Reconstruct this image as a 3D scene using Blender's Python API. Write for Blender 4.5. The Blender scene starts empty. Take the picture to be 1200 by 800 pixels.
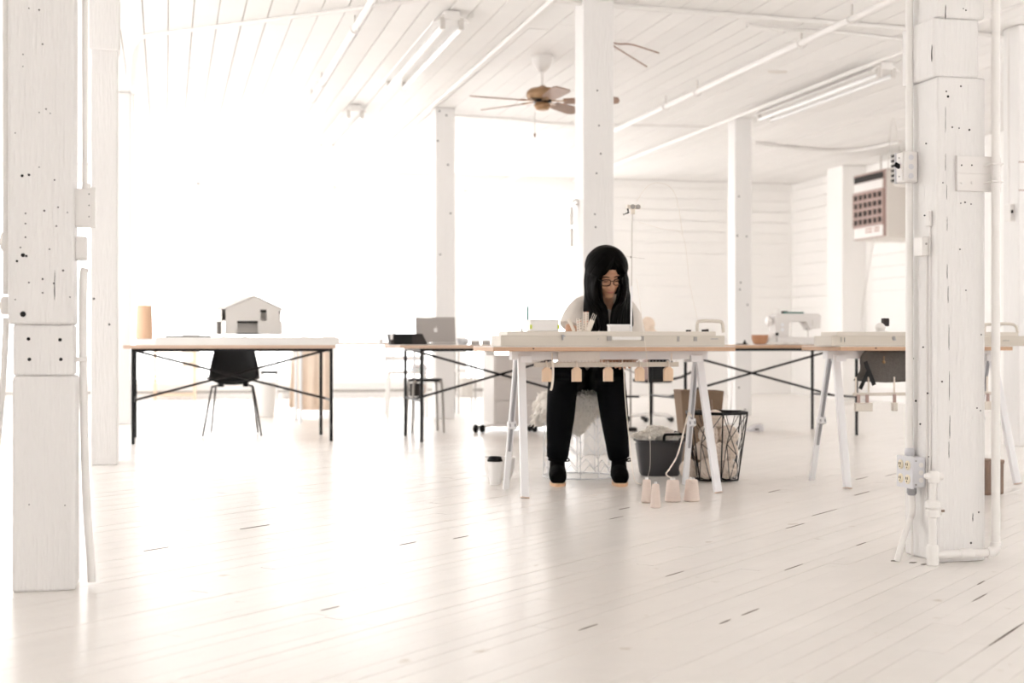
import bpy, math, random
from mathutils import Vector, Matrix, Euler

random.seed(7)
SC = bpy.context.scene
COL = SC.collection

# ------------------------------------------------------------------ camera, world, exposure
F = 1667.0            # focal length in pixels of the 1200 x 800 frame (50 mm lens)
EYE = 0.76            # camera height
TH = math.radians(13.7)   # the building is turned this much from the view axis
CT, ST = math.cos(TH), math.sin(TH)
HC = 3.05             # ceiling height

cam_data = bpy.data.cameras.new('camera')
cam_data.lens = 50.0
cam_data.sensor_width = 36.0
cam_data.dof.use_dof = True
cam_data.dof.focus_distance = 5.6
cam_data.dof.aperture_fstop = 2.8
cam_data.clip_end = 200
cam = bpy.data.objects.new('camera', cam_data)
cam.location = (0, 0, EYE)
cam.rotation_euler = (math.radians(90), 0, 0)
COL.objects.link(cam)
SC.camera = cam

world = bpy.data.worlds.new('overcast_sky')
SC.world = world
world.use_nodes = True
wbg = world.node_tree.nodes['Background']
wbg.inputs['Color'].default_value = (1.0, 0.985, 0.97, 1)
wbg.inputs['Strength'].default_value = 3.6

SC.view_settings.view_transform = 'Standard'
SC.view_settings.look = 'None'
SC.view_settings.gamma = 1.0
SC.view_settings.use_curve_mapping = False
SC.view_settings.exposure = 0.44
SC.cycles.max_bounces = 10
SC.cycles.diffuse_bounces = 8
SC.cycles.glossy_bounces = 4
SC.cycles.transparent_max_bounces = 12
SC.cycles.sample_clamp_indirect = 8.0


# ------------------------------------------------------------------ pixel / room helpers
def kx(px): return (px - 600.0) / F
def G(px, py, z=0.0):
    """floor (or height z) point seen at the pixel"""
    Y = F * (EYE - z) / (py - 400.0)
    return Vector((kx(px) * Y, Y, z))
def CE(px, py, z=HC):
    Y = F * (z - EYE) / (400.0 - py)
    return Vector((kx(px) * Y, Y, z))
def Q(px, py, Y):
    return Vector((kx(px) * Y, Y, EYE - (py - 400.0) / F * Y))
def W(u, v, z=0.0):
    return Vector((u * CT - v * ST, u * ST + v * CT, z))
def UV(p):
    return (p[0] * CT + p[1] * ST, -p[0] * ST + p[1] * CT)
def at_v(px, v):
    """u of the pixel column on the room plane v"""
    k = kx(px); Y = v / (CT - k * ST)
    return Y * (k * CT + ST)
def at_u(px, u):
    k = kx(px); Y = u / (k * CT + ST)
    return Y * (CT - k * ST)


# ------------------------------------------------------------------ materials
MATS = {}
def mat(name, col, rough=0.5, metal=0.0, var=0.05, scale=8.0, bump=0.0, bscale=60.0, stretch=(1, 1, 1),
        col2=None, c2_lo=0.45, c2_hi=0.6, c2_scale=None, spec=0.5, coat=0.0, sheen=0.0, trans=0.0, rnd=0.0):
    m = bpy.data.materials.new(name); m.use_nodes = True
    nt = m.node_tree; N = nt.nodes; L = nt.links
    b = N['Principled BSDF']
    b.inputs['Roughness'].default_value = rough
    b.inputs['Metallic'].default_value = metal
    b.inputs['Specular IOR Level'].default_value = spec
    b.inputs['Coat Weight'].default_value = coat
    b.inputs['Sheen Weight'].default_value = sheen
    geo = N.new('ShaderNodeNewGeometry')
    mp = N.new('ShaderNodeMapping'); mp.inputs['Scale'].default_value = stretch
    L.new(geo.outputs['Position'], mp.inputs['Vector'])
    n1 = N.new('ShaderNodeTexNoise'); n1.inputs['Scale'].default_value = scale; n1.inputs['Detail'].default_value = 5
    L.new(mp.outputs['Vector'], n1.inputs['Vector'])
    mx = N.new('ShaderNodeMix'); mx.data_type = 'RGBA'
    c = Vector(col)
    mx.inputs['A'].default_value = (*(c * (1 - var)), 1)
    mx.inputs['B'].default_value = (*[min(1, x * (1 + var)) for x in c], 1)
    L.new(n1.outputs['Fac'], mx.inputs['Factor'])
    out = mx.outputs['Result']
    if col2 is not None:
        n2 = N.new('ShaderNodeTexNoise'); n2.inputs['Scale'].default_value = c2_scale or scale * 3
        n2.inputs['Detail'].default_value = 6
        L.new(mp.outputs['Vector'], n2.inputs['Vector'])
        rp = N.new('ShaderNodeMapRange'); rp.inputs['From Min'].default_value = c2_lo; rp.inputs['From Max'].default_value = c2_hi
        L.new(n2.outputs['Fac'], rp.inputs['Value'])
        m2 = N.new('ShaderNodeMix'); m2.data_type = 'RGBA'
        L.new(rp.outputs['Result'], m2.inputs['Factor']); L.new(out, m2.inputs['A'])
        m2.inputs['B'].default_value = (*col2, 1)
        out = m2.outputs['Result']
    if rnd:
        oi = N.new('ShaderNodeObjectInfo')
        hv = N.new('ShaderNodeHueSaturation')
        mr = N.new('ShaderNodeMapRange'); mr.inputs['To Min'].default_value = 1 - rnd; mr.inputs['To Max'].default_value = 1 + rnd * .4
        L.new(oi.outputs['Random'], mr.inputs['Value']); L.new(mr.outputs['Result'], hv.inputs['Value'])
        L.new(out, hv.inputs['Color']); out = hv.outputs['Color']
    L.new(out, b.inputs['Base Color'])
    if bump:
        n3 = N.new('ShaderNodeTexNoise'); n3.inputs['Scale'].default_value = bscale; n3.inputs['Detail'].default_value = 4
        L.new(mp.outputs['Vector'], n3.inputs['Vector'])
        bp = N.new('ShaderNodeBump'); bp.inputs['Strength'].default_value = bump; bp.inputs['Distance'].default_value = 0.01
        L.new(n3.outputs['Fac'], bp.inputs['Height']); L.new(bp.outputs['Normal'], b.inputs['Normal'])
    MATS[name] = m
    return m

mat('timber_paint', (.80, .785, .775), .5, var=.03, scale=5, bump=.5, bscale=30, stretch=(3.2, 3.2, .35))
mat('wall_paint', (.93, .915, .90), .6, var=.02, scale=3, bump=.1, bscale=30)
mat('ceiling_paint', (.85, .835, .82), .6, var=.03, scale=4, rnd=.03, bump=.1, bscale=20)
mat('floor_paint', (.845, .815, .785), .26, var=.05, scale=2.3, bump=.16, bscale=7, rnd=.02,
    col2=(.60, .53, .46), c2_lo=.68, c2_hi=.76, c2_scale=9, stretch=(1, 1, 1))
mat('gap_dark', (.10, .075, .055), .9)
mat('ceiling_gap', (.42, .37, .33), .9)
mat('pipe_paint', (.83, .81, .79), .4, var=.02, bump=.1, bscale=40)
mat('box_paint', (.78, .755, .735), .4, var=.02)
mat('outlet_grey', (.66, .66, .69), .45, var=.03)
mat('outlet_ivory', (.80, .72, .55), .4, var=.02)
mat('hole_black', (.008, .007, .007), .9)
mat('black_metal', (.004, .004, .005), .4, var=.1, spec=.25)
mat('chrome', (.55, .53, .52), .22, metal=1.0, var=.03)
mat('white_metal', (.82, .82, .84), .32, var=.015)
mat('clamp_grey', (.36, .36, .38), .4, metal=.6)
mat('ply_edge', (.56, .36, .235), .5, var=.12, scale=6, stretch=(3, 3, 60))
mat('ply_pale', (.62, .45, .345), .5, var=.1, scale=6, stretch=(3, 3, 60))
mat('laminate', (.84, .82, .80), .35, var=.02)
mat('machine_beige', (.62, .57, .50), .42, var=.02)
mat('machine_light', (.69, .64, .575), .42, var=.02)
mat('white_plastic', (.82, .80, .78), .4, var=.02)
mat('yellow_green', (.62, .72, .10), .5)
mat('grey_clip', (.36, .34, .32), .5)
mat('weight_wood', (.78, .58, .41), .55, var=.12, scale=9, stretch=(6, 6, 1.2))
mat('comb_bone', (.80, .73, .65), .5, var=.03)
mat('rope', (.82, .76, .68), .9, var=.06, scale=80)
mat('cream_yarn', (.90, .80, .71), .9, var=.09, scale=70, bump=.7, bscale=160, stretch=(1, 1, 2.4))
mat('pink_yarn', (.78, .665, .60), .9, var=.05, scale=40, bump=.6, bscale=120, stretch=(.6, .6, 3))
mat('fleece', (.88, .84, .78), .95, var=.08, scale=30, bump=.9, bscale=60, sheen=.3)
mat('grey_plastic', (.06, .058, .062), .45, var=.06, spec=.3)
mat('taupe_felt', (.20, .135, .09), .9, var=.12, scale=30, bump=.4, bscale=120)
mat('grey_knit', (.13, .12, .112), .95, var=.22, scale=60, bump=.6, bscale=160)
mat('wool_cloth', (.86, .83, .79), .9, var=.04, scale=60, bump=.4, bscale=140)
mat('skin', (.50, .27, .165), .5, var=.04, scale=20)
mat('lips', (.42, .15, .11), .45)
mat('hair_black', (.0022, .0015, .0013), .42, var=.3, scale=60, spec=.06)
mat('blouse', (.68, .63, .58), .85, var=.04, scale=20, bump=.35, bscale=18)
mat('trouser_black', (.0025, .0026, .0034), .85, var=.2, scale=14, bump=.5, bscale=16, spec=.08)
mat('suede_black', (.0035, .003, .003), .9, var=.2, scale=40, spec=.08)
mat('sole_wood', (.72, .47, .29), .5, var=.08, scale=40)
mat('paper_white', (.86, .85, .84), .55, var=.01)
mat('lid_black', (.004, .004, .0045), .45, spec=.2)
mat('model_card', (.70, .675, .65), .65, var=.02)
mat('model_board', (.82, .80, .775), .55, var=.02)
mat('silver', (.40, .37, .35), .38, metal=.5, var=.02)
mat('logo_white', (.80, .79, .78), .3)
mat('charcoal', (.03, .024, .023), .55, var=.1, spec=.25)
mat('tan_ceramic', (.74, .49, .33), .6, var=.05)
mat('terracotta', (.45, .22, .115), .5, var=.08)
mat('cloth_tan', (.80, .665, .55), .9, var=.06, scale=8, bump=.3, bscale=20)
mat('book_red', (.52, .17, .09), .6)
mat('book_blue', (.16, .30, .40), .6)
mat('cabinet_grey', (.70, .67, .65), .5, var=.02)
mat('heater_beige', (.74, .70, .655), .5, var=.02)
mat('heater_slot', (.02, .016, .015), .7)
mat('heater_lip', (.42, .30, .27), .5, var=.06)
mat('heater_print', (.50, .32, .27), .6)
mat('fan_wood', (.26, .15, .10), .45, var=.16, scale=10, stretch=(2, 2, 2))
mat('fan_brass', (.36, .22, .12), .35, metal=.5, var=.05)
mat('tube_glass', (.86, .86, .86), .25, var=.01)
mat('green_pen', (.03, .17, .15), .4)
mat('wire_grey', (.62, .59, .56), .45)
mat('brown_leather', (.22, .145, .105), .6, var=.2, scale=14, bump=.3, bscale=30)
mat('wire_clear', (.76, .77, .79), .3, var=.01)
mat('wood_frame', (.74, .56, .42), .5, var=.08)
# thin window glass: mostly see-through with a faint gloss
gm = bpy.data.materials.new('window_glass'); gm.use_nodes = True
_n = gm.node_tree.nodes; _l = gm.node_tree.links
_n.remove(_n['Principled BSDF'])
_t = _n.new('ShaderNodeBsdfTransparent'); _g = _n.new('ShaderNodeBsdfGlossy'); _g.inputs['Roughness'].default_value = .05
_x = _n.new('ShaderNodeMixShader'); _x.inputs[0].default_value = .06
_l.new(_t.outputs[0], _x.inputs[1]); _l.new(_g.outputs[0], _x.inputs[2]); _l.new(_x.outputs[0], _n['Material Output'].inputs['Surface'])
MATS['window_glass'] = gm


# ------------------------------------------------------------------ mesh builder
class MB:
    def __init__(s): s.v = []; s.f = []
    def add(s, vs, fs):
        o = len(s.v); s.v += [tuple(x) for x in vs]; s.f += [tuple(i + o for i in f) for f in fs]; return s
    def box(s, x0, x1, y0, y1, z0, z1):
        vs = [(x, y, z) for z in (z0, z1) for y in (y0, y1) for x in (x0, x1)]
        return s.add(vs, [(0, 2, 3, 1), (4, 5, 7, 6), (0, 1, 5, 4), (1, 3, 7, 5), (3, 2, 6, 7), (2, 0, 4, 6)])
    def obox(s, c, size, rot=None):
        m = rot.to_matrix() if isinstance(rot, Euler) else (rot or Matrix.Identity(3))
        c = Vector(c); h = Vector(size) / 2
        vs = [c + m @ Vector((x * h.x, y * h.y, z * h.z)) for z in (-1, 1) for y in (-1, 1) for x in (-1, 1)]
        return s.add(vs, [(0, 2, 3, 1), (4, 5, 7, 6), (0, 1, 5, 4), (1, 3, 7, 5), (3, 2, 6, 7), (2, 0, 4, 6)])
    def bar(s, p, q, w, d, side=Vector((1, 0, 0))):
        """rectangular bar from p to q; w measured along side"""
        p = Vector(p); q = Vector(q); t = (q - p).normalized()
        a = (side - t * side.dot(t)).normalized(); b = t.cross(a)
        vs = []
        for e in (p, q):
            for i, j in ((-1, -1), (1, -1), (1, 1), (-1, 1)):
                vs.append(e + a * (i * w / 2) + b * (j * d / 2))
        return s.add(vs, [(3, 2, 1, 0), (4, 5, 6, 7), (0, 1, 5, 4), (1, 2, 6, 5), (2, 3, 7, 6), (3, 0, 4, 7)])
    def tube(s, pts, r, n=8, caps=True, closed=False, flat=1.0):
        pts = [Vector(p) for p in pts]; m = len(pts)
        rs = r if isinstance(r, (list, tuple)) else [r] * m
        vs = []; prev = None
        for i, p in enumerate(pts):
            if closed: t = pts[(i + 1) % m] - pts[i - 1]
            elif i == 0: t = pts[1] - p
            elif i == m - 1: t = p - pts[i - 1]
            else: t = (pts[i + 1] - p).normalized() + (p - pts[i - 1]).normalized()
            t = t.normalized() if t.length > 1e-9 else Vector((0, 0, 1))
            if prev is None:
                ref = Vector((0, 0, 1)) if abs(t.z) < .9 else Vector((1, 0, 0))
                a = (ref - t * ref.dot(t)).normalized()
            else:
                a = prev - t * prev.dot(t)
                a = a.normalized() if a.length > 1e-6 else Vector((1, 0, 0))
            prev = a; b = t.cross(a)
            for k in range(n):
                an = 2 * math.pi * k / n
                vs.append(p + (a * math.cos(an) * flat + b * math.sin(an)) * rs[i])
        fs = []
        for i in range(m if closed else m - 1):
            j = (i + 1) % m
            for k in range(n):
                fs.append((i * n + k, i * n + (k + 1) % n, j * n + (k + 1) % n, j * n + k))
        if caps and not closed:
            fs.append(tuple(range(n))[::-1]); fs.append(tuple((m - 1) * n + k for k in range(n)))
        return s.add(vs, fs)
    def lathe(s, prof, n=24, c=(0, 0, 0), axis='z', sx=1.0, sy=1.0, caps=True):
        c = Vector(c); vs = []
        for r, z in prof:
            for k in range(n):
                a = 2 * math.pi * k / n
                x, y = r * math.cos(a) * sx, r * math.sin(a) * sy
                p = Vector((x, y, z)) if axis == 'z' else (Vector((x, z, y)) if axis == 'y' else Vector((z, x, y)))
                vs.append(c + p)
        fs = []
        m = len(prof)
        for i in range(m - 1):
            for k in range(n):
                q = (i * n + k, i * n + (k + 1) % n, (i + 1) * n + (k + 1) % n, (i + 1) * n + k)
                fs.append(q if axis != 'y' else q[::-1])
        if caps:
            fs.append(tuple(range(n))[::-1]); fs.append(tuple((m - 1) * n + k for k in range(n)))
        return s.add(vs, fs)
    def prism(s, poly, y0, y1):
        """polygon in x,z pushed along y"""
        n = len(poly)
        vs = [(x, y0, z) for x, z in poly] + [(x, y1, z) for x, z in poly]
        fs = [tuple(range(n)), tuple(range(2 * n - 1, n - 1, -1))] + [(i, i + n, (i + 1) % n + n, (i + 1) % n) for i in range(n)]
        return s.add(vs, fs)
    def plan(s, poly, z0, z1):
        n = len(poly)
        vs = [(x, y, z0) for x, y in poly] + [(x, y, z1) for x, y in poly]
        fs = [tuple(range(n - 1, -1, -1)), tuple(range(n, 2 * n))] + [(i, (i + 1) % n, (i + 1) % n + n, i + n) for i in range(n)]
        return s.add(vs, fs)
    def ball(s, c, r, nu=14, nv=9, scale=(1, 1, 1), rot=None, jit=0.0):
        c = Vector(c); vs = []
        mtx = rot.to_matrix() if rot is not None else Matrix.Identity(3)
        for i in range(nv + 1):
            ph = math.pi * i / nv
            for k in range(nu):
                a = 2 * math.pi * k / nu
                q = Vector((math.sin(ph) * math.cos(a) * scale[0], math.sin(ph) * math.sin(a) * scale[1], math.cos(ph) * scale[2])) * r
                if jit and 0 < i < nv: q *= 1 + random.uniform(-jit, jit)
                vs.append(c + mtx @ q)
        fs = [(i * nu + k, (i + 1) * nu + k, (i + 1) * nu + (k + 1) % nu, i * nu + (k + 1) % nu) for i in range(nv) for k in range(nu)]
        return s.add(vs, fs)
    def grid(s, fn, nu, nv, thick=0.0):
        pts = [[Vector(fn(i / nu, j / nv)) for j in range(nv + 1)] for i in range(nu + 1)]
        vs = [p for row in pts for p in row]; w = nv + 1
        fs = [(i * w + j, (i + 1) * w + j, (i + 1) * w + j + 1, i * w + j + 1) for i in range(nu) for j in range(nv)]
        return s.add(vs, fs)
    def mesh(s, name, m, smooth=None):
        me = bpy.data.meshes.new(name)
        me.from_pydata(s.v, [], s.f); me.validate(); me.update()
        if smooth is not None:
            me.shade_smooth(); me.set_sharp_from_angle(angle=math.radians(smooth))
        if m: me.materials.append(MATS[m] if isinstance(m, str) else m)
        return me
    def build(s, name, m, parent=None, smooth=None, bevel=0.0, solid=0.0, remesh=0.0, soft=0, subd=0):
        o = bpy.data.objects.new(name, s.mesh(name, m, smooth)); COL.objects.link(o)
        if parent: o.parent = parent
        if solid:
            md = o.modifiers.new('solid', 'SOLIDIFY'); md.thickness = solid; md.offset = 0
        if remesh:
            md = o.modifiers.new('remesh', 'REMESH'); md.mode = 'VOXEL'; md.voxel_size = remesh; md.use_smooth_shade = True
        if soft:
            md = o.modifiers.new('soft', 'SMOOTH'); md.iterations = soft; md.factor = .5
        if subd:
            md = o.modifiers.new('subd', 'SUBSURF'); md.levels = subd; md.render_levels = subd
        if bevel:
            md = o.modifiers.new('bevel', 'BEVEL'); md.width = bevel; md.segments = 2; md.limit_method = 'ANGLE'
        return o

def tag(o, label, cat, group=None):
    o['label'] = label; o['category'] = cat
    if group: o['group'] = group
    return o
def thing(name, label, cat, loc=(0, 0, 0), rz=0.0, group=None):
    o = bpy.data.objects.new(name, None); o.empty_display_size = .1; COL.objects.link(o)
    o.location = loc; o.rotation_euler = (0, 0, rz)
    return tag(o, label, cat, group)
def place(o, loc, rz=0.0):
    o.location = loc; o.rotation_euler = (0, 0, rz); return o
def struct(o):
    o['kind'] = 'structure'; return o
def copy_tree(o, parent=None):
    c = o.copy(); COL.objects.link(c); c.parent = parent
    for ch in list(o.children): copy_tree(ch, c)
    return c
def inst(name, me, loc, rot=(0, 0, 0), scale=(1, 1, 1), parent=None):
    o = bpy.data.objects.new(name, me); COL.objects.link(o)
    o.location = loc; o.rotation_euler = rot; o.scale = scale
    if parent: o.parent = parent
    return o
def curve_pts(ctrl, n=8):
    """Catmull-Rom through the control points"""
    c = [Vector(p) for p in ctrl]; c = [c[0] * 2 - c[1]] + c + [c[-1] * 2 - c[-2]]
    out = []
    for i in range(1, len(c) - 2):
        for k in range(n):
            t = k / n
            out.append(.5 * ((2 * c[i]) + (c[i + 1] - c[i - 1]) * t + (2 * c[i - 1] - 5 * c[i] + 4 * c[i + 1] - c[i + 2]) * t * t
                             + (3 * c[i] - c[i - 1] - 3 * c[i + 1] + c[i + 2]) * t ** 3))
    out.append(c[-2]); return out

# ------------------------------------------------------------------ the room shell
U0, U1, V0, V1 = -3.4, 8.876, -3.2, 19.17
room_rot = (0, 0, TH)

floor = struct(place(MB().box(U0 - .2, U1 + .2, V0 - .2, V1 + .2, -.12, -.012).build('floor', 'gap_dark'), (0, 0, 0), TH))
ceil = struct(place(MB().box(U0 - .2, U1 + .2, V0 - .2, V1 + .2, HC + .02, HC + .14).build('ceiling', 'ceiling_gap'), (0, 0, 0), TH))

# diagonal strip floor
PW = .068
FD = math.atan2(1100, F)                 # plank direction: degrees right of the view axis
dv = Vector((math.sin(FD), math.cos(FD))); nv_ = Vector((math.cos(FD), -math.sin(FD)))
du = Vector((dv.x * CT + dv.y * ST, -dv.x * ST + dv.y * CT)); nu_ = Vector((nv_.x * CT + nv_.y * ST, -nv_.x * ST + nv_.y * CT))
segs = []
rf = random.Random(3)
cen = Vector(((U0 + U1) / 2, (V0 + V1) / 2))
s0 = cen.dot(nu_)
for i in range(-190, 191):
    p0 = cen + nu_ * (i * PW)
    lo, hi = -1e9, 1e9
    for ax, (a0, a1) in ((0, (U0, U1)), (1, (V0, V1))):
        d = du[ax]; q = p0[ax]
        t0, t1 = (a0 - q) / d, (a1 - q) / d
        if t0 > t1: t0, t1 = t1, t0
        lo, hi = max(lo, t0), min(hi, t1)
    if hi - lo < .15: continue
    t = lo - rf.uniform(0, 1.6)
    while t < hi:
        ln = rf.uniform(1.3, 3.4)
        a, b = max(t, lo), min(t + ln, hi)
        if b - a > .08: segs.append((i, a, b, rf.uniform(.0004, .0018), rf.uniform(-.0005, .0003)))
        t += ln
def seg_score(s):
    i, a, b, g, dz = s
    best = 0
    for q in (0, .25, .5, .75, 1):
        p = cen + nu_ * (i * PW) + du * (a + (b - a) * q)
        w = W(p.x, p.y)
        if w.y > 2.9 and abs(w.x) < .365 * w.y: best = max(best, 1 / w.y ** 2 * min(1, (b - a) / .8))
    return best
ranked = sorted(range(len(segs)), key=lambda k: -seg_score(segs[k]))
near = set(k for k in ranked[:298] if seg_score(segs[k]) > 0)
plank_me = MB().box(-.5, .5, -.5, .5, -1, 0).mesh('plank', 'floor_paint')
ang = math.atan2(du.y, du.x)
farm = MB()
for k, (i, a, b, g, dz) in enumerate(segs):
    m = cen + nu_ * (i * PW) + du * ((a + b) / 2)
    L_, Wd = (b - a) - g, PW - g
    if k in near:
        inst('plank', plank_me, (m.x, m.y, dz), (0, 0, ang), (L_, Wd, .011), floor)
    else:
        rm = Matrix.Rotation(ang, 3, 'Z')
        farm.obox((m.x, m.y, dz - .0055), (L_, Wd, .011), rm)
o = farm.build('far_planks', 'floor_paint', floor); o['kind'] = 'stuff'
# a few open, dark cracks where the paint has let go
for k, (px, py, ln) in enumerate([(1146, 700, .16), (1162, 684, .09), (788, 672, .13), (728, 607, .12), (735, 596, .1), (960, 600, .3), (1010, 578, .22),
                                  (1017, 638, .11), (870, 716, .12), (838, 727, .07), (1005, 560, .2), (1040, 556, .2), (925, 664, .16), (295, 617, .17), (180, 643, .12),
                                  (470, 636, .1), (1175, 742, .35), (900, 575, .15), (380, 712, .08), (545, 630, .1), (930, 616, .2), (690, 735, .1)]):
    p = G(px, py); uvp = UV(p)
    s_ = round((Vector(uvp) - cen).dot(nu_) / PW - .5) + .5
    base = cen + nu_ * (s_ * PW) + du * ((Vector(uvp) - cen).dot(du))
    o = inst('crack', bpy.data.meshes.get('crack') or MB().plan([(-.5, 0), (-.2, -.5), (.2, -.35), (.5, 0), (.15, .5), (-.25, .4)], -.5, .5).mesh('crack', 'gap_dark'),
             (base.x, base.y, .0006), (0, 0, ang), (ln, .0045, .0014), floor)

# ceiling boards running away from the camera
rc = random.Random(11)
cb_me = MB().box(-.5, .5, -.5, .5, 0, 1).mesh('board', 'ceiling_paint')
u = U0; pitch = .171
while u < U1 - .02:
    v = V0 - rc.uniform(0, 4)
    while v < V1:
        ln = rc.uniform(3.6, 6.4)
        a, b = max(v, V0), min(v + ln, V1)
        if b - a > .05:
            inst('board', cb_me, (u + pitch / 2, (a + b) / 2, HC + rc.uniform(0, .004)), (0, 0, 0), (pitch - rc.uniform(.003, .010), b - a - .004, .022), ceil)
        v += ln
    u += pitch

def wall_with_windows(name, along, const, lo, hi, wins, z0, z1, thick, outward):
    """along: 'u' or 'v'; wins = list of (a,b); opening from z0 to z1"""
    m = MB()
    def bx(a, b, za, zb):
        c0, c1 = sorted((const, const + outward * thick))
        if along == 'u': m.box(a, b, c0, c1, za, zb)
        else: m.box(c0, c1, a, b, za, zb)
    bx(lo, hi, 0, z0); bx(lo, hi, z1, HC + .02)
    e = lo
    for a, b in wins: bx(e, a, z0, z1); e = b
    bx(e, hi, z0, z1)
    return struct(place(m.build(name, 'wall_paint'), (0, 0, 0), TH))
win_n = [0]
def window(along, const, a, b, z0, z1, outward, nx=2, nz=2):
    win_n[0] += 1
    loc = W((a + b) / 2, const, 0) if along == 'u' else W(const, (a + b) / 2, 0)
    rz = TH if along == 'u' else TH + math.pi / 2
    if along == 'u': sy = outward
    else: sy = -outward
    w = (b - a) / 2; fr = .045; d0, d1 = sorted((sy * .06, sy * .13))
    m = MB()
    m.box(-w, -w + fr, d0, d1, z0, z1).box(w - fr, w, d0, d1, z0, z1).box(-w, w, d0, d1, z0, z0 + fr).box(-w, w, d0, d1, z1 - fr, z1)
    fo = struct(place(m.build('window_%d' % win_n[0], 'wall_paint', bevel=.004), loc, rz))
    for i in range(1, nx):
        x = -w + 2 * w * i / nx
        MB().box(x - .014, x + .014, d0 + .01, d1 - .01, z0 + fr, z1 - fr).build('mullion', 'wall_paint', fo)
    for j in range(1, nz):
        z = z0 + (z1 - z0) * j / nz
        MB().box(-w + fr, w - fr, d0 + .012, d1 - .012, z - .014, z + .014).build('glazing_bar', 'wall_paint', fo)
    dm = (d0 + d1) / 2
    for i in range(nx):
        for j in range(nz):
            xa, xb = -w + 2 * w * i / nx, -w + 2 * w * (i + 1) / nx
            za, zb = z0 + (z1 - z0) * j / nz, z0 + (z1 - z0) * (j + 1) / nz
            MB().box(xa + .012, xb - .012, dm - .002, dm + .002, za + .012, zb - .012).build('pane', 'window_glass', fo)
    s0_, s1_ = sorted((-sy * .03, sy * .1))
    MB().box(-w - .04, w + .04, s0_, s1_, z0 - .03, z0 + .004).build('window_sill', 'wall_paint', fo, bevel=.004)
    return fo

fw = [(-3.2 + 1.8 * i, -3.2 + 1.8 * i + 1.66) for i in range(5)]
wall_with_windows('wall_far', 'u', V1, U0 - .2, U1 + .2, fw, .22, 2.86, .2, 1)
for a, b in fw: window('u', V1, a, b, .22, 2.86, 1, 2, 2)
lw = [(6.8 + 2.4 * i, 6.8 + 2.4 * i + 2.25) for i in range(5)]  # unseen windows, added and spaced to bring daylight in from the left
wall_with_windows('wall_left', 'v', U0, V0, V1, lw, .3, 2.95, .2, -1)
for a, b in lw: window('v', U0, a, b, .3, 2.95, -1, 2, 2)
bw = [(-2.6 + 3.0 * i, -2.6 + 3.0 * i + 1.9) for i in range(4)]  # unseen windows behind the camera, sized for front light on the posts
wall_with_windows('wall_back', 'u', V0, U0 - .2, U1 + .2, bw, .6, 2.75, .2, -1)
for a, b in bw: window('u', V0, a, b, .6, 2.75, -1, 2, 2)
rw = [(2.8 + 2.5 * i, 2.8 + 2.5 * i + 1.9) for i in range(3)]  # windows added out of view, positioned for the daylight they let in
wr = wall_with_windows('wall_right', 'v', U1, V0, V1, rw, .8, 2.7, .2, 1)
for a, b in rw: window('v', U1, a, b, .8, 2.7, 1, 2, 2)
wf = bpy.data.objects['wall_far']
# horizontal board siding on the solid stretches of the far and the right wall
sb_me = MB().prism([(-.5, 0), (.5, 0), (.5, 1), (-.5, 1)], -1, 0).mesh('siding_board', 'wall_paint')
bh = .155; z = .16
while z < HC - .02:
    h = min(bh, HC - z) - .006
    inst('board', sb_me, ((5.84 + U1) / 2, V1 - .001, z), (0, 0, 0), (U1 - 5.84, .018 + rc.uniform(0, .003), h), wf)
    inst('board', sb_me, (U1 - .0005, (10.3 + V1 - .02) / 2, z), (0, 0, -math.pi / 2), (V1 - .02 - 10.3, .018 + rc.uniform(0, .003), h), wr)
    z += bh
struct(place(MB().box(5.84, U1, V1 - .03, V1, 0, .155).build('baseboard_far', 'wall_paint', bevel=.004), (0, 0, 0), TH))
struct(place(MB().box(U1 - .03, U1, 10.3, V1 - .03, 0, .155).build('baseboard_right', 'wall_paint', bevel=.004), (0, 0, 0), TH))
# heating pipe along the foot of the window wall
hp = thing('heating_pipe', 'thin grey heating pipe running along the foot of the bright window wall', 'pipe', W(1.5, V1 - .09), TH)
MB().tube([(-4.6, 0, .1), (4.2, 0, .1)], .02, 8).build('pipe', 'grey_clip', hp, smooth=40)
for x in (-4.2, -2, 0, 2, 4): MB().box(x - .02, x + .02, -.01, .09, .0, .12).build('bracket', 'wall_paint', hp)

# ------------------------------------------------------------------ timber posts
hole_me = MB().lathe([(.5, 0), (.5, 1)], 8, axis='y').mesh('nail_hole', 'hole_black')
def holes(post, pts, y, sgn=-1):
    for x, zz, d in pts:
        inst('nail_hole', hole_me, (x, y + sgn * .0006, zz), (0, 0, 0), (d, -sgn * .004, d), post)
crack_me = MB().prism([(-.5, .3), (0, 0), (.5, .2), (.2, .55), (.5, .8), (.1, 1), (-.3, .6)], -.5, .5).mesh('check_crack', 'hole_black')

def post(label, px0, px1, ybase, depth=.2, group='white painted timber posts', sections=None):
    b = G((px0 + px1) / 2, ybase); uu, vv = UV(b)
    u0, u1 = at_v(px0, vv), at_v(px1, vv); w = u1 - u0
    t = thing('timber_post', label, 'post', W((u0 + u1) / 2, vv + depth / 2), TH, group)
    if not sections: sections = [('shaft', 0, HC, 0, 0, 0)]
    for nm, za, zb, l, r, d in sections:     # l, r, d: how far the left, right and front faces stand back
        MB().box(-w / 2 + l, w / 2 - r, -depth / 2 + d, depth / 2, za, zb).build(nm, 'timber_paint', t, bevel=.008)
    t['w'] = w; t['d'] = depth
    return t
def on_face(t, px, py):
    """local x,z of a pixel on the front face of a post"""
    fx = W(0, 0); base = t.location; vv = UV(base)[1] - t['d'] / 2
    k = kx(px); Y = vv / (CT - k * ST); u = Y * (k * CT + ST)
    return u - UV(base)[0], EYE - (py - 400) / F * Y
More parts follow.
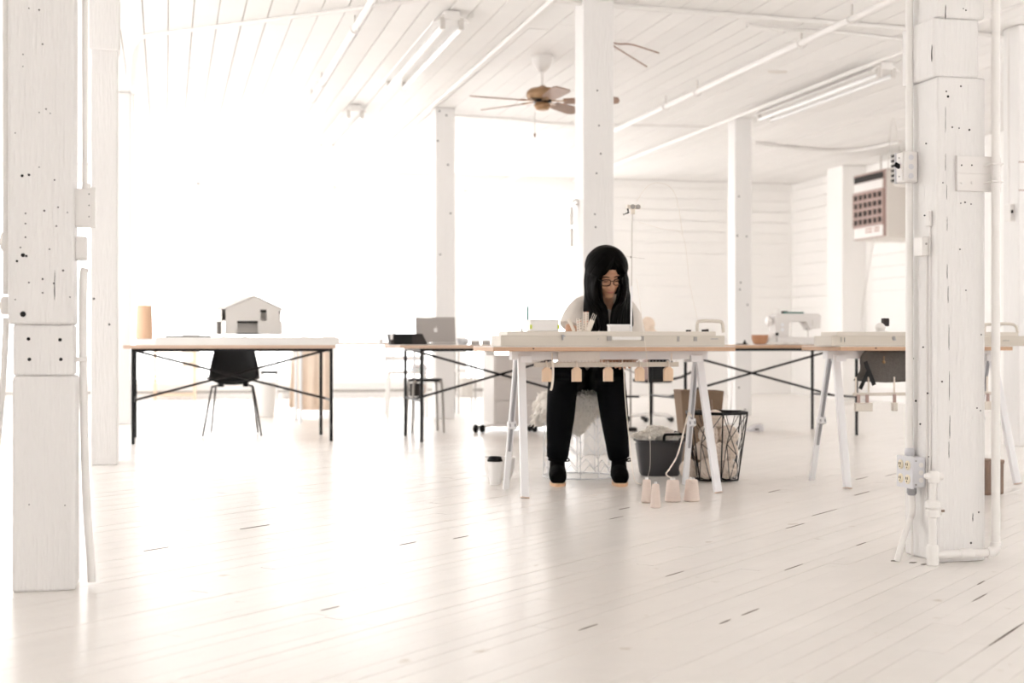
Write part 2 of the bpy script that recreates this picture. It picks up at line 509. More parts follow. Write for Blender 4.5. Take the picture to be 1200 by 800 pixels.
pA = post('white timber post with a four-hole splice block and a bent conduit at its foot', 13, 87, 693, .195,
          sections=[('base_shaft', 0, .655, .003, -.004, 0), ('splice_block', .655, .812, .004, .003, .008), ('shaft', .812, HC, -.009, .001, -.005)])
hl = []
for x, y, d in [(27, 299, 5), (31, 300, 3), (20, 306, 3), (27, 368, 7), (34, 205, 3), (26, 206, 3.5), (50, 52, 2), (46, 12, 2), (34, 10, 1.5), (54, 128, 2),
                (59, 133, 1.5), (46, 132, 1.5), (64, 211, 2), (68, 243, 2), (52, 247, 2.4), (66, 265, 2), (79, 249, 1.5), (30, 250, 2), (30, 262, 2), (30, 278, 2),
                (58, 292, 2), (34, 331, 2), (50, 327, 2.4), (50, 343, 2), (74, 317, 2.4), (82, 348, 1.6), (18, 351, 1.6), (63, 332, 2.2), (24, 290, 2), (46, 196, 1.6), (27, 64, 1.5), (27, 78, 1.3), (18, 156, 1.5)]:
    lx, lz = on_face(pA, x, y); hl.append((lx, lz, d * .0026))
holes(pA, hl, -.195 / 2 - .005)
holes(pA, [(*on_face(pA, x, y), .0115) for x, y in ((33, 397), (70, 398), (34, 421), (71, 421))], -.195 / 2 + .008)
holes(pA, [(*on_face(pA, x, y), .004) for x, y in ((34, 591), (76, 592))], -.195 / 2)
x, zz = on_face(pA, 64, 352); inst('crack', crack_me, (x, -.195 / 2 - .0052, zz), (0, 0, 0), (.003, .002, .095), pA)

pF = post('large white timber post carrying a four-socket outlet box and a valve pipe', 1099, 1155, 658, .225,
          sections=[('base_shaft', 0, 1.672, 0, 0, 0), ('notched_block', 1.672, 1.875, -.012, .022, .006), ('shaft', 1.875, HC, 0, .003, 0)])
hl = [(*on_face(pF, x, y), d * .0026) for x, y, d in [(1126, 101, 2.6), (1111, 113, 3.5), (1109, 107, 2.4), (1116, 149, 2.4), (1124, 150, 2), (1136, 152, 3), (1126, 238, 2), (1131, 237, 2.6), (1138, 239, 2),
      (1125, 292, 2.2), (1132, 12, 2.2), (1129, 10, 1.5), (1150, 392, 2), (1149, 481, 2), (1104, 447, 2.6), (1105, 214, 2), (1145, 478, 2), (1138, 636, 3), (1147, 600, 2.5), (1132, 340, 2)]]
holes(pF, hl, -.1125)
for x, y, ln, wd in [(1108, 140, .09, .0014), (1108, 190, .06, .0013), (1109.5, 225, .05, .0012), (1110, 318, .05, .0016), (1111, 345, .06, .002), (1112, 395, .09, .0016), (1112.5, 452, .10, .0018), (1113, 500, .08, .0022), (1112, 527, .06, .0018), (1140, 606, .03, .003), (1110, 262, .05, .001)]:
    lx, lz = on_face(pF, x, y); inst('crack', crack_me, (lx, -.1128, lz - ln / 2), (0, 0, 0), (wd, .002, ln), pF)
for x, y, ln in [(1108, 14, .05), (1093, 62, .06)]:
    lx, lz = on_face(pF, x, y); inst('crack', crack_me, (lx, -.1128 + (.006 if y > 30 else 0), lz - ln / 2), (0, 0, 0), (.004, .002, ln), pF)
# nail holes on the left face
for v_, zz, d in [(.05, .70, .006), (-.02, .74, .005), (.06, 1.02, .006), (.03, .55, .007), (-.05, .58, .006), (.07, 1.6, .006), (-.04, 1.45, .005), (.0, .47, .006), (-.06, .36, .005), (-.03, 1.2, .005)]:
    inst('nail_hole', hole_me, (-pF['w'] / 2 - .0006, v_, zz), (0, 0, math.pi / 2), (d, .004, d), pF)
struct_posts = []
pB = post('white timber post with a lone dark bolt hole behind the spliced post', 106, 137.5, 545, .2)
holes(pB, [(*on_face(pB, x, y), .014) for x, y in ((110, 350), (128, 380))], -.1)
MB().box(-pB['w'] / 2 - .012, pB['w'] / 2 + .012, -.112, .112, 2.55, HC).build('cap_block', 'timber_paint', pB, bevel=.006)
pH = post('white timber post hung with a ceiling conduit at the bright windows', 124, 153, 497, .2)
pC = post('white timber post rising beside the open silver laptop', 510.5, 533, 491, .2)
holes(pC, [(*on_face(pC, x, y), .018) for x, y in ((515, 130), (523, 135), (513, 165), (525, 193), (516, 298), (528, 250))], -.1)
pD = post('white timber post standing directly behind the seated woman', 683.5, 719.5, 533, .2)
holes(pD, [(*on_face(pD, x, y), .012) for x, y in ((700, 106), (702, 147), (699, 203), (697, 251), (698, 266), (704, 180))], -.1)
pE = post('white timber post rising behind the sewing machine table', 861.5, 881, 487, .2)
holes(pE, [(*on_face(pE, x, y), .018) for x, y in ((876, 357), (868, 331), (867, 339), (864, 276), (875, 277), (866, 454), (873, 480), (866, 230))], -.1)
pR = post('white timber post with a conduit drop and two dark joints', 1194, 1228, 523, .2)
for y in (190, 223):
    lx, lz = on_face(pR, 1205, y); MB().box(-pR['w'] / 2 - .001, pR['w'] / 2 + .001, -.101, -.099, lz - .004, lz + .004).build('joint', 'heater_lip', pR)
# broad pilaster on the right wall
va, vb = at_u(1027, 8.5), at_u(988, 8.45)
pil = struct(place(MB().box(8.53, U1 + .01, 16.9, 17.35, 0, HC).build('trim_1', 'wall_paint', bevel=.01), (0, 0, 0), TH))

# ------------------------------------------------------------------ pipes, conduits and boxes on the posts
def loc(t, p):
    """world point -> local coordinates of a thing turned about z"""
    d = Vector(p) - Vector(t.location); a = -t.rotation_euler.z
    return Vector((d.x * math.cos(a) - d.y * math.sin(a), d.x * math.sin(a) + d.y * math.cos(a), d.z))
def face_pt(t, px, py, off=0.0):
    """world point of a pixel on (or off in front of) the front face plane of a post"""
    vv = UV(t.location)[1] - t['d'] / 2 - off
    k = kx(px); Y = vv / (CT - k * ST)
    return Q(px, py, Y)
def side_pt(t, px, py, off=0.0):
    uu = UV(t.location)[0] - t['w'] / 2 - off
    k = kx(px); Y = uu / (k * CT + ST)
    return Q(px, py, Y)

# --- spliced post: conduit, two boxes and the bent tail on its right side
vA = UV(pA.location)[1]; uA1 = UV(pA.location)[0] + pA['w'] / 2
t = thing('conduit_run', 'white conduit with two square boxes and a bent tail on the spliced post', 'conduit', W(uA1 + .03, vA), TH)
def la(px, py, dv=0.0):
    vv = vA + dv; k = kx(px); Y = vv / (CT - k * ST); return loc(t, Q(px, py, Y))
x99 = la(99.5, 100)
MB().tube([(x99.x, 0, la(99, 222).z), (x99.x, 0, HC)], .0085, 10).build('conduit', 'pipe_paint', t, smooth=40)
a, b = la(88, 266), la(112, 223)
jb = MB().box(a.x, b.x, -.055, .03, a.z, b.z).build('junction_box', 'box_paint', t, bevel=.003)
for zz in (.25, .55, .85):
    inst('screw', hole_me, (a.x + (b.x - a.x) * .72, -.0555, a.z + (b.z - a.z) * zz), (0, 0, 0), (.004, .003, .004), jb)
MB().box(b.x - .012, b.x + .002, -.057, -.03, a.z - .004, b.z + .004).build('cover_lip', 'box_paint', jb, bevel=.002)
a, b = la(88, 305), la(103, 278)
MB().box(a.x, b.x, -.05, .02, a.z, b.z).build('small_box', 'box_paint', t, bevel=.006)
MB().tube([la(101, 222), la(101, 215)], .014, 10).build('connector', 'pipe_paint', t, smooth=40)
tail = curve_pts([la(100, 314), la(97.5, 330), la(97.5, 430), la(99, 520), la(102, 600), la(106, 650, -.02), la(107.5, 682, -.03)], 5)
MB().tube(tail, .0125, 10).build('tail_conduit', 'pipe_paint', t, smooth=50)
c = la(96, 421); MB().box(c.x - .03, c.x + .018, -.018, .014, c.z - .007, c.z + .007).build('strap', 'pipe_paint', t, bevel=.002)
# --- left side of the spliced post: pipe with tees and a hose
uA0 = UV(pA.location)[0] - pA['w'] / 2
t = thing('side_pipe', 'white side pipe with two screwed tees and a drooping hose', 'pipe', W(uA0 - .03, vA), TH)
xL = la(6.5, 100).x - t.location.x * 0
def la(px, py, dv=0.0):
    vv = vA + dv; k = kx(px); Y = vv / (CT - k * ST); return loc(t, Q(px, py, Y))
x5 = la(7, 200).x
MB().tube([(x5, 0, la(6, 345).z), (x5, 0, HC)], .0105, 10).build('pipe', 'pipe_paint', t, smooth=40)
for py in (283, 358):
    zz = la(5, py).z
    MB().lathe([(.013, -.028), (.018, -.02), (.018, .02), (.013, .028)], 12, (x5, 0, zz)).build('tee', 'pipe_paint', t, smooth=40)
    MB().tube([(x5, 0, zz), (x5 - .05, 0, zz)], .011, 10).build('branch', 'pipe_paint', t, smooth=40)
MB().tube(curve_pts([(x5, 0, la(5, 372).z), la(6, 400), la(3, 450), la(-2, 510), la(-10, 590), (la(-18, 690).x, 0, 0.01)], 5), .010, 10).build('hose', 'pipe_paint', t, smooth=50)

# --- big right post: conduit, switch, outlet box
uF, vF = UV(pF.location); wF, dF = pF['w'], pF['d']
t = thing('electrical_conduit', 'white conduit with toggle switch box and grey four-socket outlet box on the valve post', 'conduit', W(uF - wF / 2, vF), TH)
def ls(px, py, off=0.0):
    return loc(t, side_pt(pF, px, py, off))
yv = ls(1072, 300).y
oz = ls(1070, 533).z
MB().tube([(-.02, yv, oz), (-.02, yv, HC)], .0125, 12).build('conduit', 'pipe_paint', t, smooth=40)
zc, zd = ls(1070, 215).z, ls(1070, 179).z
sbx = MB().box(-.055, -.002, yv - .028, yv + .03, zc, zd).build('switch_box', 'box_paint', t, bevel=.006)
MB().box(-.062, -.012, yv + .028, yv + .034, zc, zd).build('cover_plate', 'outlet_grey', sbx, bevel=.002)
MB().box(-.060, -.055, yv - .02, yv + .022, zc + .004, zd - .004).build('switch_plate', 'box_paint', sbx, bevel=.002)
MB().obox((-.068, yv, (zc + zd) / 2 + .006), (.022, .010, .016), Euler((0, .5, 0))).build('toggle', 'lid_black', sbx, bevel=.002)
for zz in (.2, .8):
    MB().lathe([(.003, 0), (.003, .002)], 8, (-.062, yv, zc + (zd - zc) * zz), axis='x').build('screw', 'grey_clip', sbx)
for zz in (.2, .5, .8):
    MB().lathe([(.010, 0), (.010, .0012)], 12, (-.03, yv - .0292, zc + (zd - zc) * zz), axis='y').build('knockout', 'outlet_grey', sbx)
z0o, z1o = ls(1068, 568).z, ls(1068, 533).z
yo = (ls(1050.5, 550, .056).y + ls(1071, 550, .056).y) / 2
ob = MB().box(-.052, -.002, yo - .05, yo + .05, z0o, z1o).build('outlet_box', 'outlet_grey', t, bevel=.006)
MB().box(-.058, -.052, yo - .056, yo + .056, z0o - .003, z1o + .003).build('socket_plate', 'outlet_grey', ob, bevel=.002)
for yy in (-.024, .024):
    for fz in (.27, .73):
        zc_ = z0o + (z1o - z0o) * fz; yc_ = yo + yy
        so = MB().lathe([(.0165, 0), (.0165, -.003), (.014, -.0045)], 18, (-.058, yc_, zc_), axis='x').build('receptacle', 'outlet_ivory', ob, smooth=40)
        for sy in (-.005, .005): MB().box(-.064, -.0624, yc_ + sy - .0011, yc_ + sy + .0011, zc_ - .001, zc_ + .008).build('slot', 'lid_black', so)
        MB().lathe([(.0024, 0), (.0024, -.0015)], 8, (-.0625, yc_, zc_ - .007), axis='x').build('earth_hole', 'lid_black', so)
for fz in (.25, .5, .75):
    MB().lathe([(.009, 0), (.009, -.0012)], 12, (-.022, yo - .05, z0o + (z1o - z0o) * fz), axis='y').build('knockout', 'box_paint', ob)
for zz in (z0o + .012, z1o - .012):
    MB().lathe([(.003, 0), (.003, -.002)], 8, (-.042, yo - .05, zz), axis='y').build('screw', 'grey_clip', ob)
MB().lathe([(.013, 0), (.017, .006), (.017, .022), (.013, .03)], 12, (-.02, yv, z1o - .002)).build('connector', 'outlet_grey', t, smooth=40)
MB().lathe([(.012, -.03), (.017, -.022), (.017, -.004), (.013, 0)], 12, (-.03, yo, z0o)).build('gland', 'clamp_grey', t, smooth=40)
end = loc(t, G(1051, 657, .004)); mid = ls(1066, 610, .035)
MB().tube(curve_pts([(-.03, yo, z0o - .02), (-.03, yo - .005, z0o - .08), mid, (end + Vector((.02, 0, .06))), end], 6), .0105, 10).build('floor_conduit', 'pipe_paint', t, smooth=50)
MB().tube(curve_pts([(-.012, yv + .02, z0o), (-.012, yv + .02, .25), (-.012, yv + .0, .1), (-.016, yv - .01, .004)], 5), .005, 8).build('thin_cable', 'pipe_paint', t, smooth=50)
for dx, dy, sx in ((0, .02, .025), (.045, -.03, .03), (.06, -.075, .022)):
    e = end + Vector((dx, dy, 0)); MB().plan([(e.x - sx / 2, e.y), (e.x, e.y - .006), (e.x + sx / 2, e.y + .002), (e.x, e.y + .006)], .0005, .0022).build('floor_chip', 'gap_dark', t)

# small low voltage boxes with wires on the left face
t = thing('bell_box', 'small white box pair with thin wires beside the post corner', 'junction box', W(uF - wF / 2, vF), TH)
y1 = ls(1091, 256).y; z1 = ls(1091, 256).z
MB().box(-.014, -.0005, y1 - .012, y1 + .012, z1 - .027, z1 + .027).build('slim_box', 'box_paint', t, bevel=.003)
y2 = ls(1085, 289).y; z2 = ls(1085, 289).z
bb = MB().box(-.03, -.0005, y2 - .03, y2 + .03, z2 - .033, z2 + .033).build('square_box', 'box_paint', t, bevel=.003)
MB().lathe([(.004, 0), (.004, -.002)], 8, (-.016, y2 - .03, z2 + .008), axis='y').build('screw', 'grey_clip', bb)
MB().tube([(-.004, y2 - .012, z2 - .03), (-.004, y2 - .012, .3), (-.004, y2 - .01, .17)], .0028, 6).build('wire', 'pipe_paint', t)
MB().tube([(-.004, y1, z1 - .025), (-.004, y1, .6), (-.004, y1, .2)], .0028, 6).build('wire', 'pipe_paint', t)

# --- water pipe with valve and the tall riser
t = thing('water_pipe', 'white water pipe with shut-off valve, floor run and tall clamped riser', 'pipe', W(uF, vF - dF / 2), TH)
def lf(px, py, off=0.05): return loc(t, face_pt(pF, px, py, off))
off = .045
xv = lf(1094, 640).x; xr = lf(1168, 500).x
yb = -off; zb = .035
MB().tube([(xv, yb, .0), (xv, yb, lf(1096, 592).z)], .0135, 12).build('stub', 'pipe_paint', t, smooth=40)
MB().lathe([(.019, 0), (.021, .008), (.021, .062), (.017, .07)], 14, (xv, yb, .0)).build('base_tee', 'pipe_paint', t, smooth=40)
zv = lf(1096, 596).z
vb_ = MB().lathe([(.014, -.03), (.024, -.026), (.024, -.006), (.018, 0), (.026, .006), (.026, .022), (.016, .03)], 12, (xv, yb, zv)).build('valve_body', 'pipe_paint', t, smooth=30)
MB().tube([(xv, yb, zv), (xv + .03, yb - .012, zv - .01)], .012, 10).build('drain_cock', 'pipe_paint', vb_, smooth=40)
MB().obox((xv + .026, yb - .02, zv - .006), (.012, .006, .008)).build('rust_spot', 'brown_leather', vb_)
zt = lf(1097, 559).z
MB().tube([(xv, yb, zv + .02), (xv + .004, yb, zt)], .0115, 12).build('upper_pipe', 'pipe_paint', t, smooth=40)
cap = MB().lathe([(.016, -.02), (.02, -.012), (.02, .012), (.015, .02)], 12, (xv + .004, yb, zt)).build('bonnet', 'pipe_paint', t, smooth=40)
MB().tube([(xv - .028, yb + .004, zt + .004), (xv, yb, zt + .004), (xv + .034, yb - .004, zt + .002)], [.008, .015, .013], 10).build('lever', 'pipe_paint', t, smooth=40)
MB().tube([(xv + .014, yb + .02, zv - .03), (xv + .018, yb + .02, .05)], .0035, 6).build('tracer_wire', 'pipe_paint', t)
MB().tube([(xv, yb, zb), (xr - .03, yb, zb)], .0135, 12).build('floor_run', 'pipe_paint', t, smooth=40)
xm = lf(1133, 655).x
MB().lathe([(.015, -.026), (.018, -.02), (.018, .02), (.015, .026)], 14, (xm, yb, zb), axis='x').build('coupling', 'pipe_paint', t, smooth=40)
el = [(xr - .034, yb, zb)] + [(xr - .03 + .03 * math.sin(q), yb, zb + .03 - .03 * math.cos(q)) for q in [i * math.pi / 12 for i in range(7)]] + [(xr, yb, zb + .036)]
MB().tube(el, .0185, 14).build('elbow', 'pipe_paint', t, smooth=50)
MB().tube([(xr, yb, zb + .03), (xr, yb, HC)], .0150, 14).build('riser', 'pipe_paint', t, smooth=40)
for pya, pyb in ((184, 203), (204.5, 223.5)):
    a, b = lf(1121.5, pyb, .012), lf(1173, pya, .012)
    br = MB().box(a.x, b.x, -.014, -.0005, a.z, b.z).build('bracket_plate', 'box_paint', t, bevel=.002)
    for px in (1127, 1139):
        c = lf(px, (pya + pyb) / 2, .014); inst('bolt_hole', hole_me, (c.x, -.0146, c.z), (0, 0, 0), (.006, .003, .006), br) if pya < 190 else MB().lathe([(.005, 0), (.004, -.002)], 8, (c.x, -.014, c.z), axis='y').build('screw', 'box_paint', br)
    zc_ = (a.z + b.z) / 2
    MB().tube([(xr - .026, -.01, zc_), (xr - .02, yb - .012, zc_), (xr, yb - .019, zc_), (xr + .02, yb - .012, zc_), (xr + .022, -.012, zc_)], .003, 6).build('clamp_strap', 'pipe_paint', t)

# conduit on the right-hand far post
t = thing('drop_conduit', 'thin conduit looping down to a small box on the jointed post', 'conduit', W(UV(pR.location)[0] - pR['w'] / 2, UV(pR.location)[1]), TH)
def lr(px, py): return loc(t, Q(px, py, pR.location.y + .0))
MB().tube(curve_pts([(.1, 0, HC - .06), lr(1194, 18), lr(1185, 28), lr(1182, 60), lr(1182, 140), lr(1183, 245)], 5), .012, 8).build('conduit', 'pipe_paint', t, smooth=50)
a, b = lr(1176, 260), lr(1188, 240)
bx_ = MB().box(a.x, b.x + .03, -.05, .03, a.z, b.z).build('switch_box', 'box_paint', t, bevel=.004)
c = lr(1178, 249); MB().obox((c.x, -.053, c.z), (.014, .008, .022)).build('toggle', 'lid_black', bx_)
# conduit loop on the post behind the woman
t = thing('lamp_cord', 'hooked white cord with two small boxes hanging beside the post behind the woman', 'cord', W(UV(pD.location)[0] - pD['w'] / 2, UV(pD.location)[1]), TH)
def ld(px, py): return loc(t, Q(px, py, pD.location.y + .02))
pts = [ld(668, 238), ld(671, 235), ld(675, 237), ld(677.5, 250), ld(678.5, 300), ld(678.5, 360)]
pts = [Vector((p.x, 0, p.z)) for p in pts]
MB().tube(curve_pts(pts, 5), .009, 8).build('cord', 'box_paint', t, smooth=50)
for ya, yb_ in ((243, 265), (268, 290)):
    a, b = ld(664.5, yb_), ld(669, ya); MB().box(a.x, b.x, -.02, .02, a.z, b.z).build('switch_box', 'box_paint', t, bevel=.004)
MB().box(ld(668, 240).x - .004, .0, -.01, .01, ld(668, 240).z - .006, ld(668, 240).z + .004).build('hook', 'box_paint', t)

# ------------------------------------------------------------------ ceiling pipes, lamps, fan
def ceiling_pipe(label, p, q, r, drop, hang=(), name='sprinkler_pipe'):
    p = Vector(p); q = Vector(q); p.z = q.z = HC - drop
    c = (p + q) / 2; t = thing(name, label, 'pipe', c, 0)
    MB().tube([p - c, q - c], r, 10).build('pipe', 'pipe_paint', t, smooth=40)
    for f in hang:
        h = p.lerp(q, f) - c
        k = [h + Vector((math.sin(x) * (r + .012), 0, -math.cos(x) * (r + .012))) for x in [i * math.pi / 5 for i in range(-3, 4)]]
        MB().tube(k, .007, 6).build('hanger', 'box_paint', t, smooth=50)
        MB().tube([h + Vector((0, 0, r)), h + Vector((0, 0, drop))], .007, 6).build('hanger_rod', 'wire_grey', t)
    return t
adir = W(0, 1) - W(0, 0)
def run_from(px, py, drop, v_end, v_start):
    b = CE(px, py, HC - drop); uu, vv = UV(b)
    return W(uu, v_start), W(uu, v_end), lambda P: (UV(P)[1] - v_start) / (v_end - v_start)
p, q, fr = run_from(950, 45, .1, V1 - .05, 3.0)
ceiling_pipe('white sprinkler pipe on hooks crossing the ceiling over the seated woman', p, q, .024, .1, [fr(CE(x, y, HC - .1)) for x, y in ((996, 22), (940, 50), (808, 107), (771, 124))])
p, q, fr = run_from(380, 92, .09, V1 - .05, 3.0)
ceiling_pipe('white sprinkler pipe on hooks above the house model table', p, q, .022, .09, [fr(CE(x, y, HC - .09)) for x, y in ((418, 33), (378, 97), (363, 116))])
p, q, fr = run_from(1050, 65, .06, V1 - .05, 3.0)
ceiling_pipe('thin white conduit feeding the strip light by the heater', p, q, .016, .05, (), 'ceiling_conduit')
p, q, fr = run_from(578, 62, .03, V1 - .05, 3.0)
ceiling_pipe('thin white conduit running to the post by the laptop', p, q, .016, .02, (), 'ceiling_conduit')
# conduits across the boards
def ceil_line(label, pts, r, name='ceiling_conduit', h=.02):
    w = [CE(x, y, HC - h) for x, y in pts]; c = Vector((w[0].x, w[0].y, HC - h))
    t = thing(name, label, 'conduit', c, 0)
    MB().tube(curve_pts([x - c for x in w], 6), r, 8).build('conduit', 'pipe_paint', t, smooth=50)
    return t, c
t, c = ceil_line('white conduit crossing the ceiling and joining the sprinkler pipe tee', [(650, 1), (760, 10), (890, 20), (1060, 33), (1180, 43)], .018)
ceil_line('short white conduit ending beside the sprinkler hook', [(876, 29), (920, 35), (985, 38), (1060, 47)], .014)
t, c = ceil_line('bent white conduit sweeping over the ceiling to the window-side post', [(560, -8), (430, 8), (345, 19.5), (240, 33), (178, 41), (162, 47), (154, 60), (151, 85), (150.5, 104)], .015)
ph = loc(t, W(UV(pH.location)[0] + pH['w'] / 2 + .018, UV(pH.location)[1] - .09))
MB().tube([(ph.x, ph.y, 0), (ph.x, ph.y, -2.0)], .015, 8).build('drop_pipe', 'pipe_paint', t, smooth=40)
ceil_line('thin cable strung along the ceiling beyond the fan', [(525, 134), (600, 139), (660, 145), (760, 147), (840, 149)], .012, 'ceiling_cable')
ceil_line('faint conduit at the ceiling near the hanging heater', [(884, 167), (940, 174), (1000, 176), (1055, 166)], .02)

def strip_light(label, pa, pb, u_off=0.0, length=2.44):
    a = CE(*pa, HC - .08); b = CE(*pb, HC - .08)
    uu = (UV(a)[0] + UV(b)[0]) / 2 + u_off; vm = (UV(a)[1] + UV(b)[1]) / 2
    t = thing('strip_light', label, 'light fixture', W(uu, vm, HC), TH, 'eight foot strip lights on the ceiling')
    L2 = length / 2
    MB().box(-.055, .055, -L2, L2, -.075, -.012).build('channel', 'white_plastic', t, bevel=.006)
    MB().prism([(-.13, -.085), (-.055, -.03), (.055, -.03), (.13, -.085), (.125, -.09), (0, -.055), (-.125, -.09)], -L2 + .02, L2 - .02).build('reflector', 'white_plastic', t)
    for sx in (-.065, .065):
        MB().tube([(sx, -L2 + .03, -.12), (sx, L2 - .03, -.12)], .019, 10).build('tube_lamp', 'tube_glass', t, smooth=40)
        for sy in (-L2 + .02, L2 - .02): MB().box(sx - .018, sx + .018, sy - .015, sy + .015, -.14, -.06).build('lamp_holder', 'wire_grey', t)
    MB().box(-.06, .06, -.06, .06, -.014, -.0).build('mount_plate', 'box_paint', t)
    return t
strip_light('twin-tube strip light hung over the wall end of the sprinkler pipe hooks', (533, 24), (462, 97))
strip_light('distant twin-tube strip light washed out by the window glare', (415, 132), (385, 170))
strip_light('twin-tube strip light mounted near the hanging heater', (1040, 78), (884, 138), .06)

# ceiling fan
fanb = CE(635.5, 66); fanb.z = HC
t = thing('ceiling_fan', 'brown bladed ceiling fan with brass motor hanging above the woman', 'fan', fanb, 0)
MB().lathe([(.03, -.125), (.06, -.09), (.085, -.03), (.085, 0)], 20).build('canopy', 'box_paint', t, smooth=50)
MB().tube([(0, 0, -.1), (0, 0, -.26)], .012, 8).build('down_rod', 'box_paint', t, smooth=40)
MB().lathe([(.02, -.235), (.04, -.25), (.10, -.262), (.125, -.285), (.13, -.32), (.115, -.345), (.06, -.352)], 24).build('motor_housing', 'fan_brass', t, smooth=40)
MB().lathe([(.03, -.35), (.075, -.352), (.075, -.37), (.03, -.375)], 20).build('fly_wheel', 'black_metal', t, smooth=40)
MB().lathe([(.02, -.37), (.06, -.375), (.068, -.40), (.05, -.43), (.02, -.437)], 20).build('switch_cup', 'fan_brass', t, smooth=40)
MB().tube([(-.06, -.02, -.43), (-.06, -.02, -.62)], .0025, 5).build('pull_chain', 'wire_grey', t)
MB().lathe([(.003, -.655), (.008, -.64), (.006, -.62)], 8, (-.06, -.02, 0)).build('pull_knob', 'fan_wood', t)
for i, aa in enumerate((-5, 60, 140, 204, 284)):
    ra = math.radians(aa); ux = Vector((math.cos(ra), math.sin(ra), 0)); uy = Vector((-math.sin(ra), math.cos(ra), 0))
    tilt = math.radians(-12)
    ty = uy * math.cos(tilt) + Vector((0, 0, math.sin(tilt)))
    o_ = Vector((0, 0, -.362))
    tz = ux.cross(ty)
    MB().bar(o_ + ux * .06, o_ + ux * .2, .05, .008, uy).build('blade_iron', 'fan_brass', t)
    outl = [(.17, -.05), (.28, -.062), (.56, -.072), (.61, -.055), (.62, 0), (.61, .055), (.56, .072), (.28, .062), (.17, .05)]
    vs = [o_ + ux * x + ty * y + tz * h for h in (-.004, .004) for x, y in outl]
    n = len(outl)
    MB().add(vs, [tuple(range(n))[::-1], tuple(range(n, 2 * n))] + [(k, (k + 1) % n, (k + 1) % n + n, k + n) for k in range(n)]).build('blade', 'fan_wood', t)
# loose wires poking out behind the post
t = thing('ceiling_wires', 'two stiff loose wires sticking out beside the post behind the woman', 'wires', CE(705, 48, HC - .03), 0)
c = t.location.copy()
MB().tube(curve_pts([Vector((0, 0, .03)), CE(722, 51, HC - .05) - c, CE(740, 52, HC - .06) - c, CE(772, 62, HC - .08) - c], 4), .006, 6).build('wire', 'fan_wood', t)
MB().tube([Vector((.01, 0, .03)), CE(721, 55, HC - .06) - c, CE(758, 78, HC - .1) - c], .006, 6).build('wire', 'fan_wood', t)
# flaking paint patch on the boards
b = CE(910, 84); fp = MB().plan([(-.09, -.03), (-.02, -.06), (.08, -.04), (.1, .02), (.03, .05), (-.06, .03)], -.006, 0).build('paint_flake', 'heater_beige')
place(fp, (b.x, b.y, HC), .2); tag(fp, 'loose flake of old paint on the ceiling boards', 'paint flake')

# hanging unit heater
t = thing('unit_heater', 'beige slotted unit heater hung high at the right wall pilaster', 'heater', W(8.24, 15.6, 1.99), TH)
MB().box(0, .63, -.4, .4, 0, .81).build('cabinet', 'heater_beige', t, bevel=.015)
MB().box(-.022, .004, -.385, .385, .01, .80).build('face_frame', 'heater_lip', t, bevel=.006)
MB().box(-.03, -.014, -.36, .36, .70, .775).build('top_slot', 'heater_slot', t)
MB().box(-.034, -.014, -.36, .36, .575, .69).build('upper_panel', 'white_plastic', t, bevel=.004)
MB().box(-.028, -.016, -.36, .36, .165, .565).build('grille_back', 'heater_slot', t)
for j in range(5):
    zz = .165 + .4 * j / 4
    MB().box(-.040, -.02, -.36, .36, zz - .018, zz + .018).build('louvre', 'heater_lip', t)
for i in range(7):
    yy = -.36 + .72 * i / 6
    MB().box(-.042, -.02, yy - .014, yy + .014, .165, .565).build('grille_bar', 'heater_lip', t)
pp = MB().box(-.034, -.014, -.36, .36, .02, .155).build('lower_panel', 'white_plastic', t, bevel=.004)
for zz in (.11, .075):
    for yy, ln in ((-.22, .13), (-.06, .1), (.03, .05)):
        MB().box(-.0355, -.033, yy - ln / 2, yy + ln / 2, zz, zz + .02).build('print_line', 'heater_print', pp)
for yy in (-.3, .3): MB().tube([(.3, yy, .8), (.3, yy, 1.06)], .012, 6).build('hanger_rod', 'wire_grey', t)
MB().tube(curve_pts([(.1, .1, 0), (.02, .1, -.4), (-.06, .12, -1.0), (-.08, .12, -1.9)], 5), .008, 6).build('gas_line', 'box_paint', t)
# wall fan peeping out behind the valve post
b = Q(1058.5, 196, 12.2)
t = thing('wall_fan', 'dark grilled fan in beige housing hung behind the valve post', 'fan', b, TH)
MB().box(-.055, .3, -.12, .12, -.16, .14).build('housing', 'heater_beige', t, bevel=.04)
for i in range(6):
    MB().box(-.066, -.05, -.09, .09, -.12 + .042 * i, -.096 + .042 * i).build('grille_slat', 'heater_slot', t)
MB().tube([(.1, 0, .12), (.1, 0, HC - b.z)], .012, 6).build('hanger_rod', 'wire_grey', t)
MB().tube(curve_pts([(-.03, 0, .12), (-.06, 0, .3), (-.09, 0, .42), (-.12, 0, .3), (-.15, 0, -.1)], 5), .003, 5).build('loose_wire', 'wire_grey', t)

